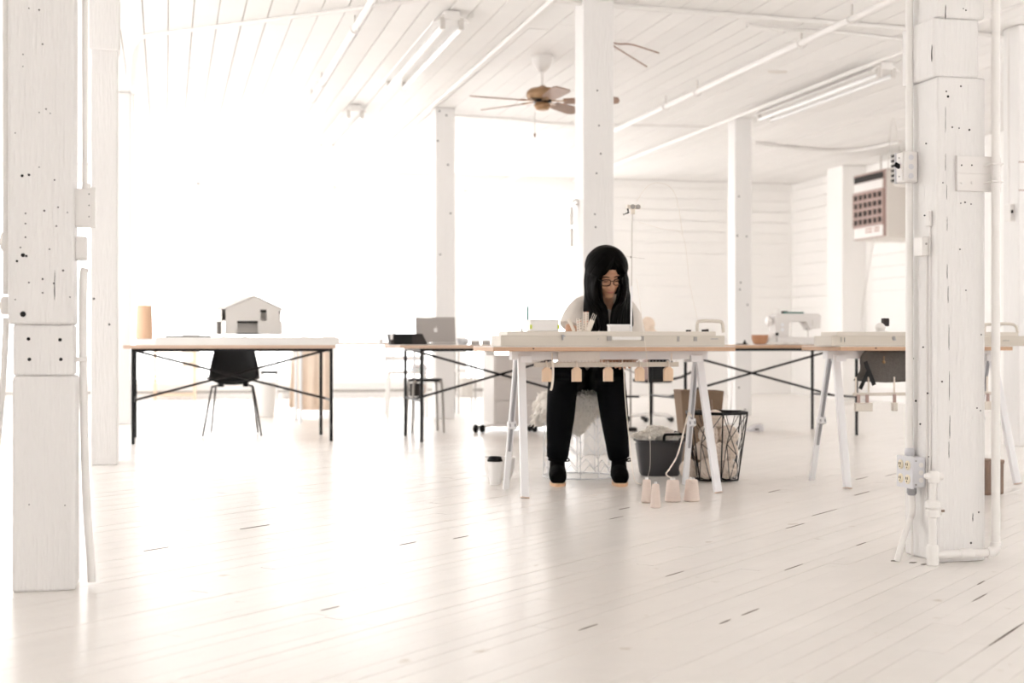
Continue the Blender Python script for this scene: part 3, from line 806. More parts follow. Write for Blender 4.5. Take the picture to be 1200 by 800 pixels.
# ------------------------------------------------------------------ work trestles with knitting machines
def trestle_table(label, uc, vc, half, top_px=None, top_lab=None):
    t = thing('trestle', label, 'trestle', W(uc, vc), TH)
    MB().box(-half - .03, half + .03, -.03, .03, .668, .712).build('top_rail', 'white_metal', t, bevel=.003)
    for sx in (-1, 1):
        fl = MB().bar((sx * (half + .01), -.215, 0), (sx * (half - .02), -.022, .69), .038, .028).build('front_leg', 'white_metal', t, bevel=.003)
        MB().bar((sx * (half + .01), -.2157, .0002), (sx * (half + .0095), -.2147, .004), .04, .03).build('foot_cap', 'ply_pale', fl)
        rl = MB().bar((sx * (half - .012), .03, .69), (sx * (half - .0), .225, 0), .030, .022).build('rear_leg', 'white_metal', t, bevel=.003)
        MB().bar((sx * (half - .012), .018, .67), (sx * (half - .003), .155, .2), .012, .01).build('slot', 'clamp_grey', rl)
        cp = MB().obox((sx * (half - .006), .118, .335), (.042, .034, .04), Euler((-.27, 0, 0))).build('height_clamp', 'white_metal', rl, bevel=.003)
        for dx in (-.013, .013):
            MB().obox((sx * (half - .006) + dx, .099, .335), (.007, .006, .016), Euler((-.27, 0, 0))).build('clamp_screw', 'clamp_grey', rl)
        MB().box(sx * (half - .04) - .03, sx * (half - .04) + .03, -.05, .06, .655, .69).build('hinge_block', 'white_metal', t, bevel=.003)
    return t

def board_top(label, u0, u1, v0, v1, z0, z1):
    t = thing('tabletop_board', label, 'board', W((u0 + u1) / 2, (v0 + v1) / 2, z0), TH)
    w, d = (u1 - u0) / 2, (v1 - v0) / 2
    MB().box(-w, w, -d, d, 0, z1 - z0 - .003).build('plywood', 'ply_edge', t, bevel=.002)
    MB().box(-w + .001, w - .001, -d + .001, d - .001, z1 - z0 - .003, z1 - z0).build('laminate', 'laminate', t)
    inst('knot', hole_me, (-w + .2, -d - .0004, (z1 - z0) * .55), (0, 0, 0), (.009, .004, .008), t)
    return t

VT = 6.905
trestle_table('white sawhorse trestle that the seated woman works at', 2.195, VT, .49)
u0, u1 = at_v(578, 6.66), at_v(862, 6.66)
board_top('narrow plywood board on the trestle in front of the seated woman', u0, u1, 6.66, 7.12, .7125, .736)

def knit_machine(label, u0, u1, vf, z0, front_px, name='knitting_machine', side='full'):
    t = thing(name, label, 'knitting machine', W(u0, vf, z0), TH)
    Lm = u1 - u0; h = .074
    MB().box(0, Lm, .004, .21, 0, h * .72).build('case', 'machine_beige', t, bevel=.004)
    MB().box(.035, Lm - .045, .012, .2, h * .70, h).build('bed', 'machine_light', t, bevel=.003)
    return t, Lm, h
vfM = 6.69
um0, um1 = at_v(587, vfM), at_v(850, vfM)
km, Lm, hm = knit_machine('long beige knitting machine with yarn mast in front of the woman', um0, um1, vfM, .736, None)
def lm(px, py, v=vfM):
    k = kx(px); Y = v / (CT - k * ST); p = loc(km, Q(px, py, Y)); return p
a, b = lm(712, 399.5), lm(755, 393)
hd = MB().box(a.x, b.x, -.001, .006, a.z, b.z).build('handle_recess', 'machine_light', km, bevel=.001)
for px, w in ((714, 5), (752.5, 4)):
    c = lm(px, 396.3); MB().box(c.x - w * .0021, c.x + w * .0021, -.006, .004, c.z - .012, c.z + .012).build('handle_clip', 'grey_clip', hd)
c0, c1 = lm(717, 396.3), lm(751, 396.3)
MB().box(c0.x, c1.x, -.009, -.002, c0.z - .008, c0.z + .008).build('handle_bar', 'white_plastic', hd, bevel=.002)
c = lm(659.5, 394); lt = MB().box(c.x - .006, c.x + .006, -.005, .002, c.z - .002, c.z + .008).build('latch', 'clamp_grey', km)
MB().box(c.x - .003, c.x + .002, -.006, .002, c.z - .018, c.z).build('latch_key', 'clamp_grey', lt); MB().box(c.x - .002, c.x + .012, -.006, .002, c.z - .002, c.z + .003).build('latch_lever', 'clamp_grey', lt)
for px, w, hh, m in ((795, .012, .026, 'grey_clip'), (815, .017, .022, 'grey_clip'), (837, .036, .004, 'clamp_grey'), (841, .004, .004, 'clamp_grey'), (701, .003, .004, 'clamp_grey')):
    c = lm(px, 397); MB().box(c.x - w / 2, c.x + w / 2, -.002, .003, c.z - hh / 2, c.z + hh / 2).build('badge', m, km)
a, b = lm(817, 388, 6.78), lm(847, 376, 6.78)
MB().tube(curve_pts([(a.x, .09, hm - .004), (a.x + .002, .09, b.z - .012), (a.x + .022, .09, b.z - .001), (b.x - .022, .09, b.z - .002), (b.x - .002, .09, b.z - .014), (b.x + .004, .09, hm - .004)], 5), .0085, 10).build('carry_handle', 'machine_light', km, smooth=50)
for px, w, hh in ((806, .02, .008), (824, .016, .01), (828, .008, .012), (611, .008, .012)):
    c = lm(px, 389, 6.74); MB().box(c.x - w / 2, c.x + w / 2, .03, .05, hm - .001, hm + hh).build('carriage_knob', 'charcoal' if px > 700 else 'machine_light', km)
# yarn tension mast
c = lm(741, 388, 6.80); xm_ = c.x; ym_ = .11
zt_ = lm(741, 243, 6.80).z
mast = MB().tube([(xm_ - .006, ym_, hm - .01), (xm_, ym_, zt_)], .0032, 8).build('mast', 'wire_grey', km, smooth=40)
MB().tube([(xm_ - .006, ym_ - .001, hm), (xm_ - .004, ym_ - .001, lm(741, 335, 6.8).z)], .0046, 8).build('mast_sleeve', 'white_metal', mast, smooth=40)
hp_ = MB().box(xm_ - .032, xm_ + .04, ym_ - .018, ym_ + .012, zt_ - .008, zt_ + .012).build('tension_head', 'comb_bone', km, bevel=.004)
MB().box(xm_ - .006, xm_ + .012, ym_ - .01, ym_ + .01, zt_ - .034, zt_ - .006).build('tension_stem', 'comb_bone', hp_, bevel=.003)
MB().lathe([(.012, -.024), (.012, -.018)], 12, (xm_ - .004, ym_, zt_ + .002), axis='y').build('tension_dial', 'grey_clip', hp_)
MB().lathe([(.012, -.024), (.012, -.018)], 12, (xm_ + .024, ym_, zt_ + .002), axis='y').build('tension_dial', 'grey_clip', hp_)
q = lm(728, 252, 6.8); MB().tube([(xm_ - .028, ym_ - .01, zt_ - .006), (q.x + .028, ym_ - .03, q.z + .01), (q.x, ym_ - .04, q.z)], [.0035, .0045, .002], 6).build('feeder_arm', 'black_metal', hp_)
MB().ball((q.x, ym_ - .04, q.z), .005, 8, 6).build('feeder_eye', 'grey_clip', hp_)
wa = [lm(x, y, 6.8) for x, y in ((746, 236), (757, 220), (770, 214), (785, 219), (794, 236), (800, 275))]
MB().tube(curve_pts([(p.x, ym_, p.z) for p in wa], 6), .0009, 5).build('take_up_wire', 'comb_bone', km)
wa = [lm(x, y, 6.8) for x, y in ((748, 260), (775, 268), (800, 276), (808, 330), (818, 377))]
MB().tube(curve_pts([(p.x, ym_, p.z) for p in wa], 6), .0007, 5).build('take_up_wire', 'comb_bone', km)
cg = lm(739.3, 301, 6.8); MB().tube([(cg.x - .034, ym_, cg.z + .006), (cg.x, ym_, cg.z), (cg.x + .074, ym_, cg.z - .007)], .0012, 5).build('guide_wire', 'wire_grey', km)
MB().ball((cg.x, ym_ - .004, cg.z), .0055, 8, 6).build('guide_clip', 'grey_clip', km)
# thin second rod with a dark sleeve
c = lm(618, 388, 6.80)
rd = MB().tube([(c.x, .1, hm - .01), (c.x, .1, hm + .52)], .0011, 6).build('spare_rod', 'wire_clear', km)
z0_, z1_ = lm(618, 375, 6.8).z, lm(618, 358, 6.8).z
MB().tube([(c.x, .1, z0_), (c.x, .1, z1_ - .012), (c.x, .1, z1_)], [.005, .005, .002], 8).build('rod_sleeve', 'green_pen', rd, smooth=40)

# things on the machine
def on_machine(px, py, v): 
    k = kx(px); Y = v / (CT - k * ST); p = Q(px, py, Y); p.z = .736 + hm; return p
a, b = at_v(621, 6.73), at_v(655, 6.73)
t = thing('accessory_box', 'white plastic accessory box with yellow-green corner tabs on the machine', 'box', W((a + b) / 2, 6.76, .736 + hm), TH)
w = (b - a) / 2
MB().box(-w, w, -.035, .035, 0, .056).build('box_body', 'white_plastic', t, bevel=.005)
MB().box(-w - .002, w + .002, -.037, .037, .049, .058).build('lid', 'white_plastic', t, bevel=.004)
for sx in (-1, 1): MB().box(sx * (w - .004) - .005, sx * (w - .004) + .005, -.038, -.034, .012, .032).build('corner_tab', 'yellow_green', t, bevel=.001)
a, b = at_v(715, 6.73), at_v(738, 6.73)
t = thing('card_box', 'small white lidded box on the machine beneath the hair', 'box', W((a + b) / 2, 6.75, .736 + hm), TH)
w = (b - a) / 2
MB().box(-w, w, -.025, .025, 0, .028).build('box_body', 'white_plastic', t, bevel=.002)
MB().box(-w - .002, w + .001, -.027, .027, .026, .035).build('lid', 'paper_white', t, bevel=.002)
# transfer combs leaning in a row
def strip(label, px, w, h, tilt, m='comb_bone', notch=True, dv_=0.0, name='punch_strip'):
    p = on_machine(px, 388, 6.76 + dv_)
    t = thing(name, label, 'tool', p, TH)
    R = Euler((-.12, tilt, 0)).to_matrix()
    vs = MB(); vs.obox(R @ Vector((0, 0, h / 2)), (w, .005, h), R); vs.build('blade', m, t, bevel=.001)
    if notch:
        for i in range(int(h / .012)):
            z_ = .01 + i * .012
            if z_ > h - .004: break
            for sx in (-.28, .28):
                MB().obox(R @ Vector((w * sx, -.0032, z_ + (.004 if sx > 0 else 0))), (.0045, .002, .0055), R).build('hole', 'book_red' if i % 4 == 3 else 'brown_leather', t)
    return t
strip('plain bone-coloured ruler strip leaning outermost towards the sleeve', 673, .016, .068, -.42, notch=False, name='ruler_strip')
strip('short pale strip with two rows of dark notches on the machine', 679, .026, .064, .0, dv_=-.01)
strip('tall pale strip with notched edge standing behind the short one', 686, .030, .098, .06, dv_=.012)
p = on_machine(689, 388, 6.745)
t = thing('transfer_comb', 'bone handled three-tine comb leaning by the hair', 'tool', p, TH)
R = Euler((-.1, .42, 0)).to_matrix()
MB().obox(R @ Vector((0, 0, .031)), (.026, .005, .062), R).build('handle', 'comb_bone', t, bevel=.002)
for dx in (-.009, 0, .009):
    MB().tube([R @ Vector((dx, 0, .06)), R @ Vector((dx, 0, .094))], .0014, 5).build('tine', 'comb_bone', t)

# cast-on comb, weights and fabric beneath
vW = 6.835
def under(px, py, v=vW):
    k = kx(px); Y = v / (CT - k * ST); return Q(px, py, Y)
pL, pR_ = under(626, 426.5), under(795, 428.5)
c = (pL + pR_) / 2; zc_ = .648
t = thing('cast_on_comb', 'long pale weighted comb bar hanging under the woman\'s machine', 'comb bar', (c.x, c.y, zc_ - .01), TH)
half = (Vector((pL.x, pL.y)) - Vector((pR_.x, pR_.y))).length / 2
MB().box(-half, half, -.008, .008, -.006, .018).build('bar', 'machine_beige', t, bevel=.002)
for i in range(42):
    x_ = -half + .012 + i * (2 * half - .024) / 41
    MB().tube([(x_, 0, .016), (x_, 0, .026)], .0012, 4).build('tooth', 'wire_grey', t)
for px in (647, 787):
    q = loc(t, under(px, 420)); MB().tube([(q.x, .0, .012), (q.x, .0, .064)], .0035, 6).build('end_hook', 'comb_bone', t)
    MB().ball((q.x, -.006, .02), .005, 8, 6).build('hook_bead', 'grey_clip', t)
wt_me = None
for k_, (px, pt, lab) in enumerate([(641, 429, 'house-shaped wooden weight hanging beside the white cord'), (676, 430, 'house-shaped wooden weight hanging before one black-clad knee'),
                                   (713, 430, 'house-shaped wooden weight hanging before the woman\'s hands'), (750, 430, 'house-shaped wooden weight hanging under her outstretched fingers'),
                                   (783.5, 431, 'house-shaped wooden weight hanging at the end of the comb bar by the trestle leg')]):
    p = under(px, 430, vW - .016)
    t = thing('comb_weight', lab, 'weight', (p.x, p.y, zc_ - .088), TH, 'wooden weights on the comb bar')
    MB().prism([(-.0235, 0), (.0235, 0), (.0235, .058), (.009, .072), (-.009, .072), (-.0235, .058)], -.006, .016).build('block', 'weight_wood', t, bevel=.0012)
    MB().tube([(0, -.004, .068), (0, -.004, .078), (0, .004, .098), (0, .016, .102), (0, .028, .094)], .0028, 6).build('hook', 'comb_bone', t)
p = under(647, 430, vW - .02)
t = thing('cotton_cord', 'short white cotton cord dangling from the comb bar hook', 'cord', (p.x, p.y, zc_ - .13), TH)
MB().tube(curve_pts([(0, -.003, .145), (.004, -.004, .1), (.002, -.003, .05), (-.003, -.003, .012), (-.009, -.003, .0)], 5), .006, 8).build('cord', 'rope', t, smooth=50)
# strip of knitting on the needles
a, b = at_v(653, 6.86), at_v(702, 6.86)
fb = MB().grid(lambda i, j: ((i - .5) * (b - a), .004 * math.sin(i * 9), -.004 - j * .066), 14, 5).build('knitted_strip', 'wool_cloth', None, solid=.004)
place(fb, W((a + b) / 2, 6.845, .712), TH); tag(fb, 'white knitted strip hanging between board and comb bar', 'knitting')
a, b = at_v(703, 6.85), at_v(727, 6.85)
lp = MB().tube(curve_pts([(-(b - a) / 2, 0, 0), (-(b - a) / 2 + .004, 0, -.02), (-.02, -.004, -.027), (.02, -.004, -.027), ((b - a) / 2 - .004, 0, -.02), ((b - a) / 2, 0, .0)], 5), .0028, 6).build('yarn_loop', 'rope', None)
place(lp, W((a + b) / 2, 6.815, .712 - .04), TH); tag(lp, 'loop of thick white yarn hanging over the comb bar', 'yarn')

# second machine, partly behind the valve post
trestle_table('white sawhorse trestle set behind the valve post', at_v(991, 6.74) + .50, 6.945, .485)
u0, u1 = at_v(977, 6.70), at_v(1185, 6.70) + .0
board_top('plywood board on the trestle behind the valve post', at_v(985, 6.70), at_v(1187, 6.70), 6.70, 7.16, .7125, .736)
um0, um1 = at_v(975, 6.72), at_v(1204, 6.72)
km2, L2_, h2_ = knit_machine('beige knitting machine passing behind the valve post', um0, um1, 6.72, .736, None)
def lm2(px, py, v=6.72):
    k = kx(px); Y = v / (CT - k * ST); return loc(km2, Q(px, py, Y))
c = lm2(1047.5, 396); lt = MB().lathe([(.009, 0), (.011, -.004), (.007, -.007)], 12, (c.x, .004, c.z), axis='y').build('latch', 'grey_clip', km2)
MB().box(c.x - .006, c.x + .008, -.006, .002, c.z - .012, c.z - .004).build('latch_key', 'clamp_grey', lt)
for px in (986, 990): c = lm2(px, 398); MB().box(c.x - .002, c.x + .002, -.002, .004, c.z - .012, c.z + .012).build('catch', 'grey_clip', km2)
for px, w, hh in ((1164, .014, .026), (1179, .035, .004)):
    c = lm2(px, 399); MB().box(c.x - w / 2, c.x + w / 2, -.002, .004, c.z - hh / 2, c.z + hh / 2).build('badge', 'grey_clip', km2)
a, b = lm2(1166, 388), lm2(1200, 381)
MB().tube(curve_pts([(a.x, .1, h2_ - .004), (a.x + .004, .1, b.z), (a.x + .03, .1, b.z + .006), (b.x, .1, b.z + .006), (b.x + .03, .1, h2_ - .003)], 5), .008, 8).build('carry_handle', 'machine_light', km2, smooth=50)
# grey knit hanging beneath it
vK = 6.88
def gk(i, j):
    pl = at_v(1014, vK) - .055 * j - .012 * math.sin(j * 7); pr = at_v(1150, vK)
    return (pl + (pr - pl) * i, vK + .012 * math.sin(i * 17 + j * 2) , .712 - j * (.158 + .012 * math.sin(i * 6)))
gkm = MB().grid(lambda i, j: gk(i, j), 26, 10)
vs = [Vector(p) - Vector((at_v(1050, vK), vK, .712)) for p in gkm.v]; gkm.v = [tuple(p) for p in vs]
fb = gkm.build('knit_panel', 'grey_knit', None, solid=.006, smooth=60)
place(fb, W(at_v(1050, vK), vK, .712), TH); tag(fb, 'charcoal knitted panel hanging from the machine behind the valve post', 'knitting')
p = under(1018, 440, 6.845)
st = MB().bar((-.02, 0, .075), (.03, -.004, -.05), .022, .004).bar((.0, -.004, .03), (-.05, -.002, -.07), .02, .004).build('strap', 'black_metal', None)
place(st, (p.x, p.y, p.z), TH); tag(st, 'black strap pinned across the corner of the charcoal knit', 'strap')
p = under(1036, 424, 6.86); pn = MB().ball((0, 0, 0), .009, 8, 6, (1, .5, 1)).tube([(0, 0, .0), (0, 0, .03)], .0025, 5).build('brass_pin', 'fan_brass', None, smooth=40)
place(pn, (p.x, p.y, p.z), TH); tag(pn, 'small brass pin on the charcoal knit', 'pin')
a, b = at_v(1000, 6.87), at_v(1174, 6.87)
t = thing('cast_on_comb', 'pale comb bar hanging below the charcoal knit', 'comb bar', W((a + b) / 2, 6.87, .472), TH)
MB().box(-(b - a) / 2, (b - a) / 2, -.008, .008, 0, .017).build('bar', 'machine_light', t, bevel=.002)
for px in (1003, 1018, 1048, 1157): MB().box(at_v(px, 6.87) - (a + b) / 2 - .004, at_v(px, 6.87) - (a + b) / 2 + .004, -.003, .003, .015, .1).build('end_hook', 'comb_bone', t)
for px, w, lab in ((1012, .1, 'double pale weight clipped to the comb below the charcoal knit'), (1048.5, .03, 'narrow pale weight clipped to the comb beside the valve post'), (1158, .05, 'pale weight clipped to the comb between riser and valve post')):
    uu = at_v(px, 6.85)
    t = thing('claw_weight', lab, 'weight', W(uu, 6.852, .392), TH, 'claw weights on the second comb')
    MB().box(-w / 2, w / 2, -.012, .012, 0, .045).build('block', 'machine_light', t, bevel=.004)
    for dx in ((-.028, .022) if w > .08 else (0,)):
        MB().box(dx - .009, dx + .009, -.004, .004, .04, .088).build('claw', 'heater_lip', t, bevel=.002)
uu = at_v(1034, 6.8)
t = thing('table_gadget', 'small white gadget with black square front on the machine behind the valve post', 'gadget', W(uu, 6.8, .736 + h2_), TH)
MB().ball((-.012, 0, .024), .026, 14, 10, (1.15, .9, .92)).build('body', 'white_plastic', t, smooth=60)
MB().box(.0, .034, -.014, .014, .03, .072).build('screen', 'charcoal', t, bevel=.003)
MB().box(-.03, .02, -.016, .016, 0, .006).build('base', 'white_plastic', t)

# ------------------------------------------------------------------ black tube-frame work tables
def work_table(label, cx, cy, rot, Wd, D, over=(.06, .06, .03, .03), H=.735, edge='ply_pale', dark=True):
    t = thing('work_table', label, 'table', (cx, cy, 0), rot)
    w, d = Wd / 2, D / 2; r = .013
    l_, r_, f_, b_ = over
    tp = MB().box(-w - l_, w + r_, -d - f_, d + b_, H - .028, H - .003).build('tabletop', edge, t, bevel=.002)
    MB().box(-w - l_ + .001, w + r_ - .001, -d - f_ + .001, d + b_ - .001, H - .003, H).build('laminate', 'laminate', tp)
    for sx in (-1, 1):
        for sy in (-1, 1):
            MB().tube([(sx * w, sy * d, 0), (sx * w, sy * d, H - .03)], r, 10).build('leg', 'black_metal', t, smooth=40)
        MB().tube([(sx * w, -d, .31), (sx * w, d, .31)], .009, 8).build('side_rail', 'black_metal', t, smooth=40)
        MB().box(sx * w - .013, sx * w + .013, -d, d, H - .052, H - .028).build('top_rail', 'black_metal', t)
    for sy in (-1, 1): MB().box(-w, w, sy * d - .012, sy * d + .012, H - .05, H - .028).build('long_rail', 'black_metal', t)
    for sx in (-1, 1):
        MB().tube([(sx * w, 0.008 * sx, .31), (-sx * w, 0.008 * sx, H - .045)], .0092, 8).build('cross_brace', 'black_metal', t, smooth=40)
    return t
T1 = work_table('black-framed work table carrying the white house model', -2.181, 11.059, .238, 1.464, .747, (.07, .035, .03, .03))
T2 = work_table('black-framed work table carrying the open silver laptop', -.095, 11.271, .245, 1.393, .72, (.17, .12, .03, .03), edge='ply_pale')
T4 = work_table('black-framed work table carrying the sewing machine', 1.981, 11.743, .246, 1.476, .80, (.1, -.12, .03, .03), edge='ply_edge')
TOP = .735
def on(px, Y, z=TOP): return Vector((kx(px) * Y, Y, z))

# house model on its board
yb_ = 10.95
xa, xb = kx(186) * 10.78, kx(394.5) * 10.95
t = thing('house_model', 'white card house model with gabled roof on a thick white base board', 'model', (-2.08, 11.06, TOP), .238)
MB().box(-.67, .70, -.33, .33, 0, .058).build('base_board', 'model_board', t, bevel=.003)
mound = MB()
mound.grid(lambda i, j: (-.45 + .95 * i, -.3 + .6 * j, .058 + .028 * max(0, 1 - (abs(i - .5) * 2.1) ** 2) ** .8), 20, 4)
mound.build('contour_ground', 'model_board', t, smooth=60)
gz = .082
hm_ = thing('placeholder', 'x', 'x'); bpy.data.objects.remove(hm_)
# house: gable front faces the camera, turned a little so its left flank shows
hr = Matrix.Rotation(math.radians(10), 3, 'Z')
def house_front(x): return x
fwid, dep, eave, ridge, rx = .435, .42, .19, .285, -.005
x0h, x1h = -fwid / 2 + .03, fwid / 2 + .03
def hv(p): return hr @ Vector(p)
def hbox(name, x0_, x1_, y0_, y1_, z0_, z1_, m, par):
    mb = MB().box(x0_, x1_, y0_, y1_, z0_, z1_); mb.v = [tuple(hv(p)) for p in mb.v]; return mb.build(name, m, par)
y0h = -.2
house = MB()
# front wall with two openings built as panels around them
def front_panel(x0_, x1_, z0_, z1_): return hbox('front_panel', x0_, x1_, y0h, y0h + .008, z0_, z1_, 'model_card', t)
xr_ = (x0h + x1h) / 2 + .0
roofz = lambda x: eave + (ridge - eave) * (1 - abs(x - xr_) / (fwid / 2))
wl, wr_, wz0, wz1 = x0h + .085, x0h + .245, .012, .10     # large window
sl, sr, sz0, sz1 = x0h + .262, x0h + .313, .10, .188     # small upper window
cl, cr, cz0, cz1 = x1h - .024, x1h, .10, .178            # corner window
gz0 = gz
front_panel(x0h, wl, gz, gz + eave); front_panel(wl, wr_, gz + wz1, gz + eave); front_panel(wl, wr_, gz, gz + wz0)
front_panel(wr_, sl, gz, gz + eave); front_panel(sl, sr, gz, gz + sz0); front_panel(sl, sr, gz + sz1, gz + eave)
front_panel(sr, cl, gz, gz + eave); front_panel(cl, cr, gz, gz + cz0); front_panel(cl, cr, gz + cz1, gz + eave)
mb = MB().prism([(x0h, gz + eave), (x1h, gz + eave), (xr_, gz + ridge)], y0h, y0h + .008); mb.v = [tuple(hv(p)) for p in mb.v]; mb.build('gable', 'model_card', t)
mb = MB().prism([(x0h, gz + eave), (x1h, gz + eave), (xr_, gz + ridge)], y0h + dep - .008, y0h + dep); mb.v = [tuple(hv(p)) for p in mb.v]; mb.build('gable', 'model_card', t)
hbox('back_wall', x0h, x1h, y0h + dep - .008, y0h + dep, gz, gz + eave, 'model_card', t)
hbox('right_wall', x1h - .008, x1h, y0h + .05, y0h + dep, gz, gz + eave, 'model_card', t)
# left flank: two storeys of panels and openings
for ya_, yb2, za_, zb_2 in ((0, .17, 0, .10), (.17, .42, .10, .19), (.34, .42, 0, .1)):
    hbox('flank_panel', x0h, x0h + .008, y0h + ya_, y0h + yb2, gz + za_, gz + zb_2, 'model_board', t)
hbox('inner_floor', x0h + .01, x1h - .01, y0h + .01, y0h + dep - .01, gz + .096, gz + .104, 'model_card', t)
hbox('inner_wall', x0h + .03, x1h - .02, y0h + .07, y0h + .078, gz, gz + .18, 'model_card', t)
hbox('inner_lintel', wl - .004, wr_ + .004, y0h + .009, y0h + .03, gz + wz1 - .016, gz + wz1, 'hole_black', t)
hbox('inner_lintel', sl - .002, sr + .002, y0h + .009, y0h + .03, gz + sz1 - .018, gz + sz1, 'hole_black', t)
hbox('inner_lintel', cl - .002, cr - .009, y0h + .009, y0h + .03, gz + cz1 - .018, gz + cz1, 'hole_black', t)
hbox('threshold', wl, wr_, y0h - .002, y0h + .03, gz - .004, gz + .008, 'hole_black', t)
for sx in (-1, 1):
    xe = xr_ + sx * (fwid / 2 + .004)
    p = [(xr_, y0h - .002, gz + ridge + .004), (xe, y0h - .002, gz + eave + .002), (xe, y0h + dep + .002, gz + eave + .002), (xr_, y0h + dep + .002, gz + ridge + .004)]
    vs = [hv(q) for q in p] + [hv((q[0], q[1], q[2] + .007)) for q in p]
    MB().add(vs, [(0, 1, 2, 3), (7, 6, 5, 4), (0, 4, 5, 1), (1, 5, 6, 2), (2, 6, 7, 3), (3, 7, 4, 0)]).build('roof_slab', 'model_card', t)
p = on(219, 10.7); sl_ = MB().box(-.175, .17, -.1, .1, 0, .011).build('cutting_mat', 'lid_black', None, bevel=.002)
p = loc(t, Vector((kx(220) * 10.95, 10.95, 0)))
place(sl_, Vector((kx(221) * 11.0, 11.0, TOP + .0585)), .238); tag(sl_, 'thin black mat lying on the model board beside the house', 'mat')
vz = MB().lathe([(.058, 0), (.066, .004), (.058, .24), (.055, .262), (.049, .262), (.05, .25)], 24).build('tapered_vase', 'tan_ceramic', None, smooth=40)
place(vz, Vector((kx(169) * 11.05, 11.05, TOP + .045)), 0); tag(vz, 'tall tan tapered vase at the end of the model table', 'vase')
bk = thing('white_block', 'low white paper stack beneath the tan vase', 'paper stack', Vector((kx(171.5) * 11.05, 11.05, TOP)), .238)
for i in range(3): MB().box(-.078 + .003 * i, .076 - .002 * i, -.12, .12, .015 * i, .015 * i + .0145).build('paper_pad', 'paper_white', bk)

# black shell chair under the model table
def shell_chair(label, loc_, rz):
    t = thing('shell_chair', label, 'chair', loc_, rz)
    # profile: (y, z, half width); sitter faces -y
    prof = [(-.20, .415, .17), (-.205, .432, .19), (-.17, .438, .205), (-.05, .425, .215), (.08, .42, .21), (.15, .44, .205), (.20, .50, .20), (.235, .60, .185), (.26, .70, .16), (.275, .78, .13), (.278, .80, .10)]
    def fn(i, j):
        q = i * (len(prof) - 1); k = min(int(q), len(prof) - 2); f = q - k
        y, z, w = [prof[k][c] * (1 - f) + prof[k + 1][c] * f for c in range(3)]
        x = (j - .5) * 2
        back = max(0, min(1, (z - .44) / .12)); edge = abs(x) ** 2.6
        return (x * w, y - .055 * edge * back, z + .04 * edge * (1 - back))
    MB().grid(fn, 28, 14).build('shell', 'lid_black', t, solid=.008, smooth=60)
    for sx in (-1, 1):
        MB().tube(curve_pts([(sx * .23, -.21, .006), (sx * .17, -.13, .36), (sx * .155, -.11, .395), (sx * .12, -.05, .405), (sx * .08, .02, .40)], 5), .0075, 8).build('leg', 'charcoal', t, smooth=60)
        MB().tube(curve_pts([(sx * .19, .23, .006), (sx * .15, .13, .36), (sx * .14, .10, .395), (sx * .11, .05, .405), (sx * .08, .0, .40)], 5), .0075, 8).build('leg', 'charcoal', t, smooth=60)
        for sy in (-.08, .08): MB().lathe([(.02, .395), (.022, .41), (.018, .43)], 10, (sx * .1, sy, 0)).build('shock_mount', 'lid_black', t)
    return t
shell_chair('black moulded shell chair with wire legs under the model table', (kx(272) * 11.5, 11.55, 0), .15)

# laptop and neighbours on the middle table
p = on(511, 11.15)
t = thing('laptop', 'open silver laptop showing the back of its lid', 'laptop', p, .2)
MB().box(-.16, .16, .0, .22, 0, .014).build('base', 'silver', t, bevel=.004)
R = Euler((math.radians(-14), 0, 0)).to_matrix()
lid = MB().obox(R @ Vector((0, 0, .108)) + Vector((0, .0, .012)), (.315, .008, .205), R).build('lid', 'silver', t, bevel=.003)
def lidp(x, z): return R @ Vector((x, -.0045, z)) + Vector((0, 0, .012))
lg = MB()
ap = [(0, .012), (.007, .015), (.012, .012), (.0125, .008), (.0095, .003), (.0095, -.003), (.0125, -.007), (.009, -.014), (.004, -.016), (0, -.0145), (-.004, -.016), (-.009, -.014), (-.013, -.006), (-.013, .006), (-.009, .014), (-.005, .015)]
vs = [lidp(x * 1.15, .105 + z * 1.15) for x, z in ap] + [lidp(x * 1.15, .105 + z * 1.15) + R @ Vector((0, -.0012, 0)) for x, z in ap]
n = len(ap)
lg.add(vs, [tuple(range(n)), tuple(range(2 * n - 1, n - 1, -1))] + [(k, k + n, (k + 1) % n + n, (k + 1) % n) for k in range(n)])
lg.build('lid_emblem', 'logo_white', lid)
MB().obox(lidp(.004, .129), (.004, .002, .010), R @ Matrix.Rotation(.5, 3, 'Y')).build('emblem_leaf', 'logo_white', lid)
p = on(478, 11.0)
t = thing('file_box', 'dark slanted file box standing beside the laptop', 'file box', p, .22)
MB().prism([(-.155, .085), (-.14, 0), (.145, 0), (.10, .085)], -.08, .08).build('box_body', 'charcoal', t, bevel=.003)
MB().prism([(-.118, .003), (.02, .003), (.02, .085), (-.126, .085)], -.083, -.08).build('dark_panel', 'lid_black', t)
MB().prism([(-.152, .08), (-.146, .04), (-.13, .04), (-.126, .08)], -.084, -.08).build('white_edge', 'paper_white', t)
p = on(446, 11.0); p.z = TOP
cp = thing('small_cup', 'small white cup at the end of the laptop table', 'cup', p, 0)
MB().lathe([(.016, 0), (.018, .005), (.02, .045), (.018, .045), (.016, .008)], 16).build('cup_body', 'paper_white', cp, smooth=40)
MB().tube([(.018, 0, .035), (.03, 0, .03), (.03, 0, .018), (.018, 0, .012)], .003, 6).build('cup_handle', 'paper_white', cp)
p = on(542, 11.3)
bw_ = MB().lathe([(.03, 0), (.045, .01), (.052, .05), (.048, .05), (.04, .014), (.0, .01)], 20).build('glass_bowl', 'wire_clear', None, smooth=40)
place(bw_, p); tag(bw_, 'pale round bowl beside the laptop', 'bowl')
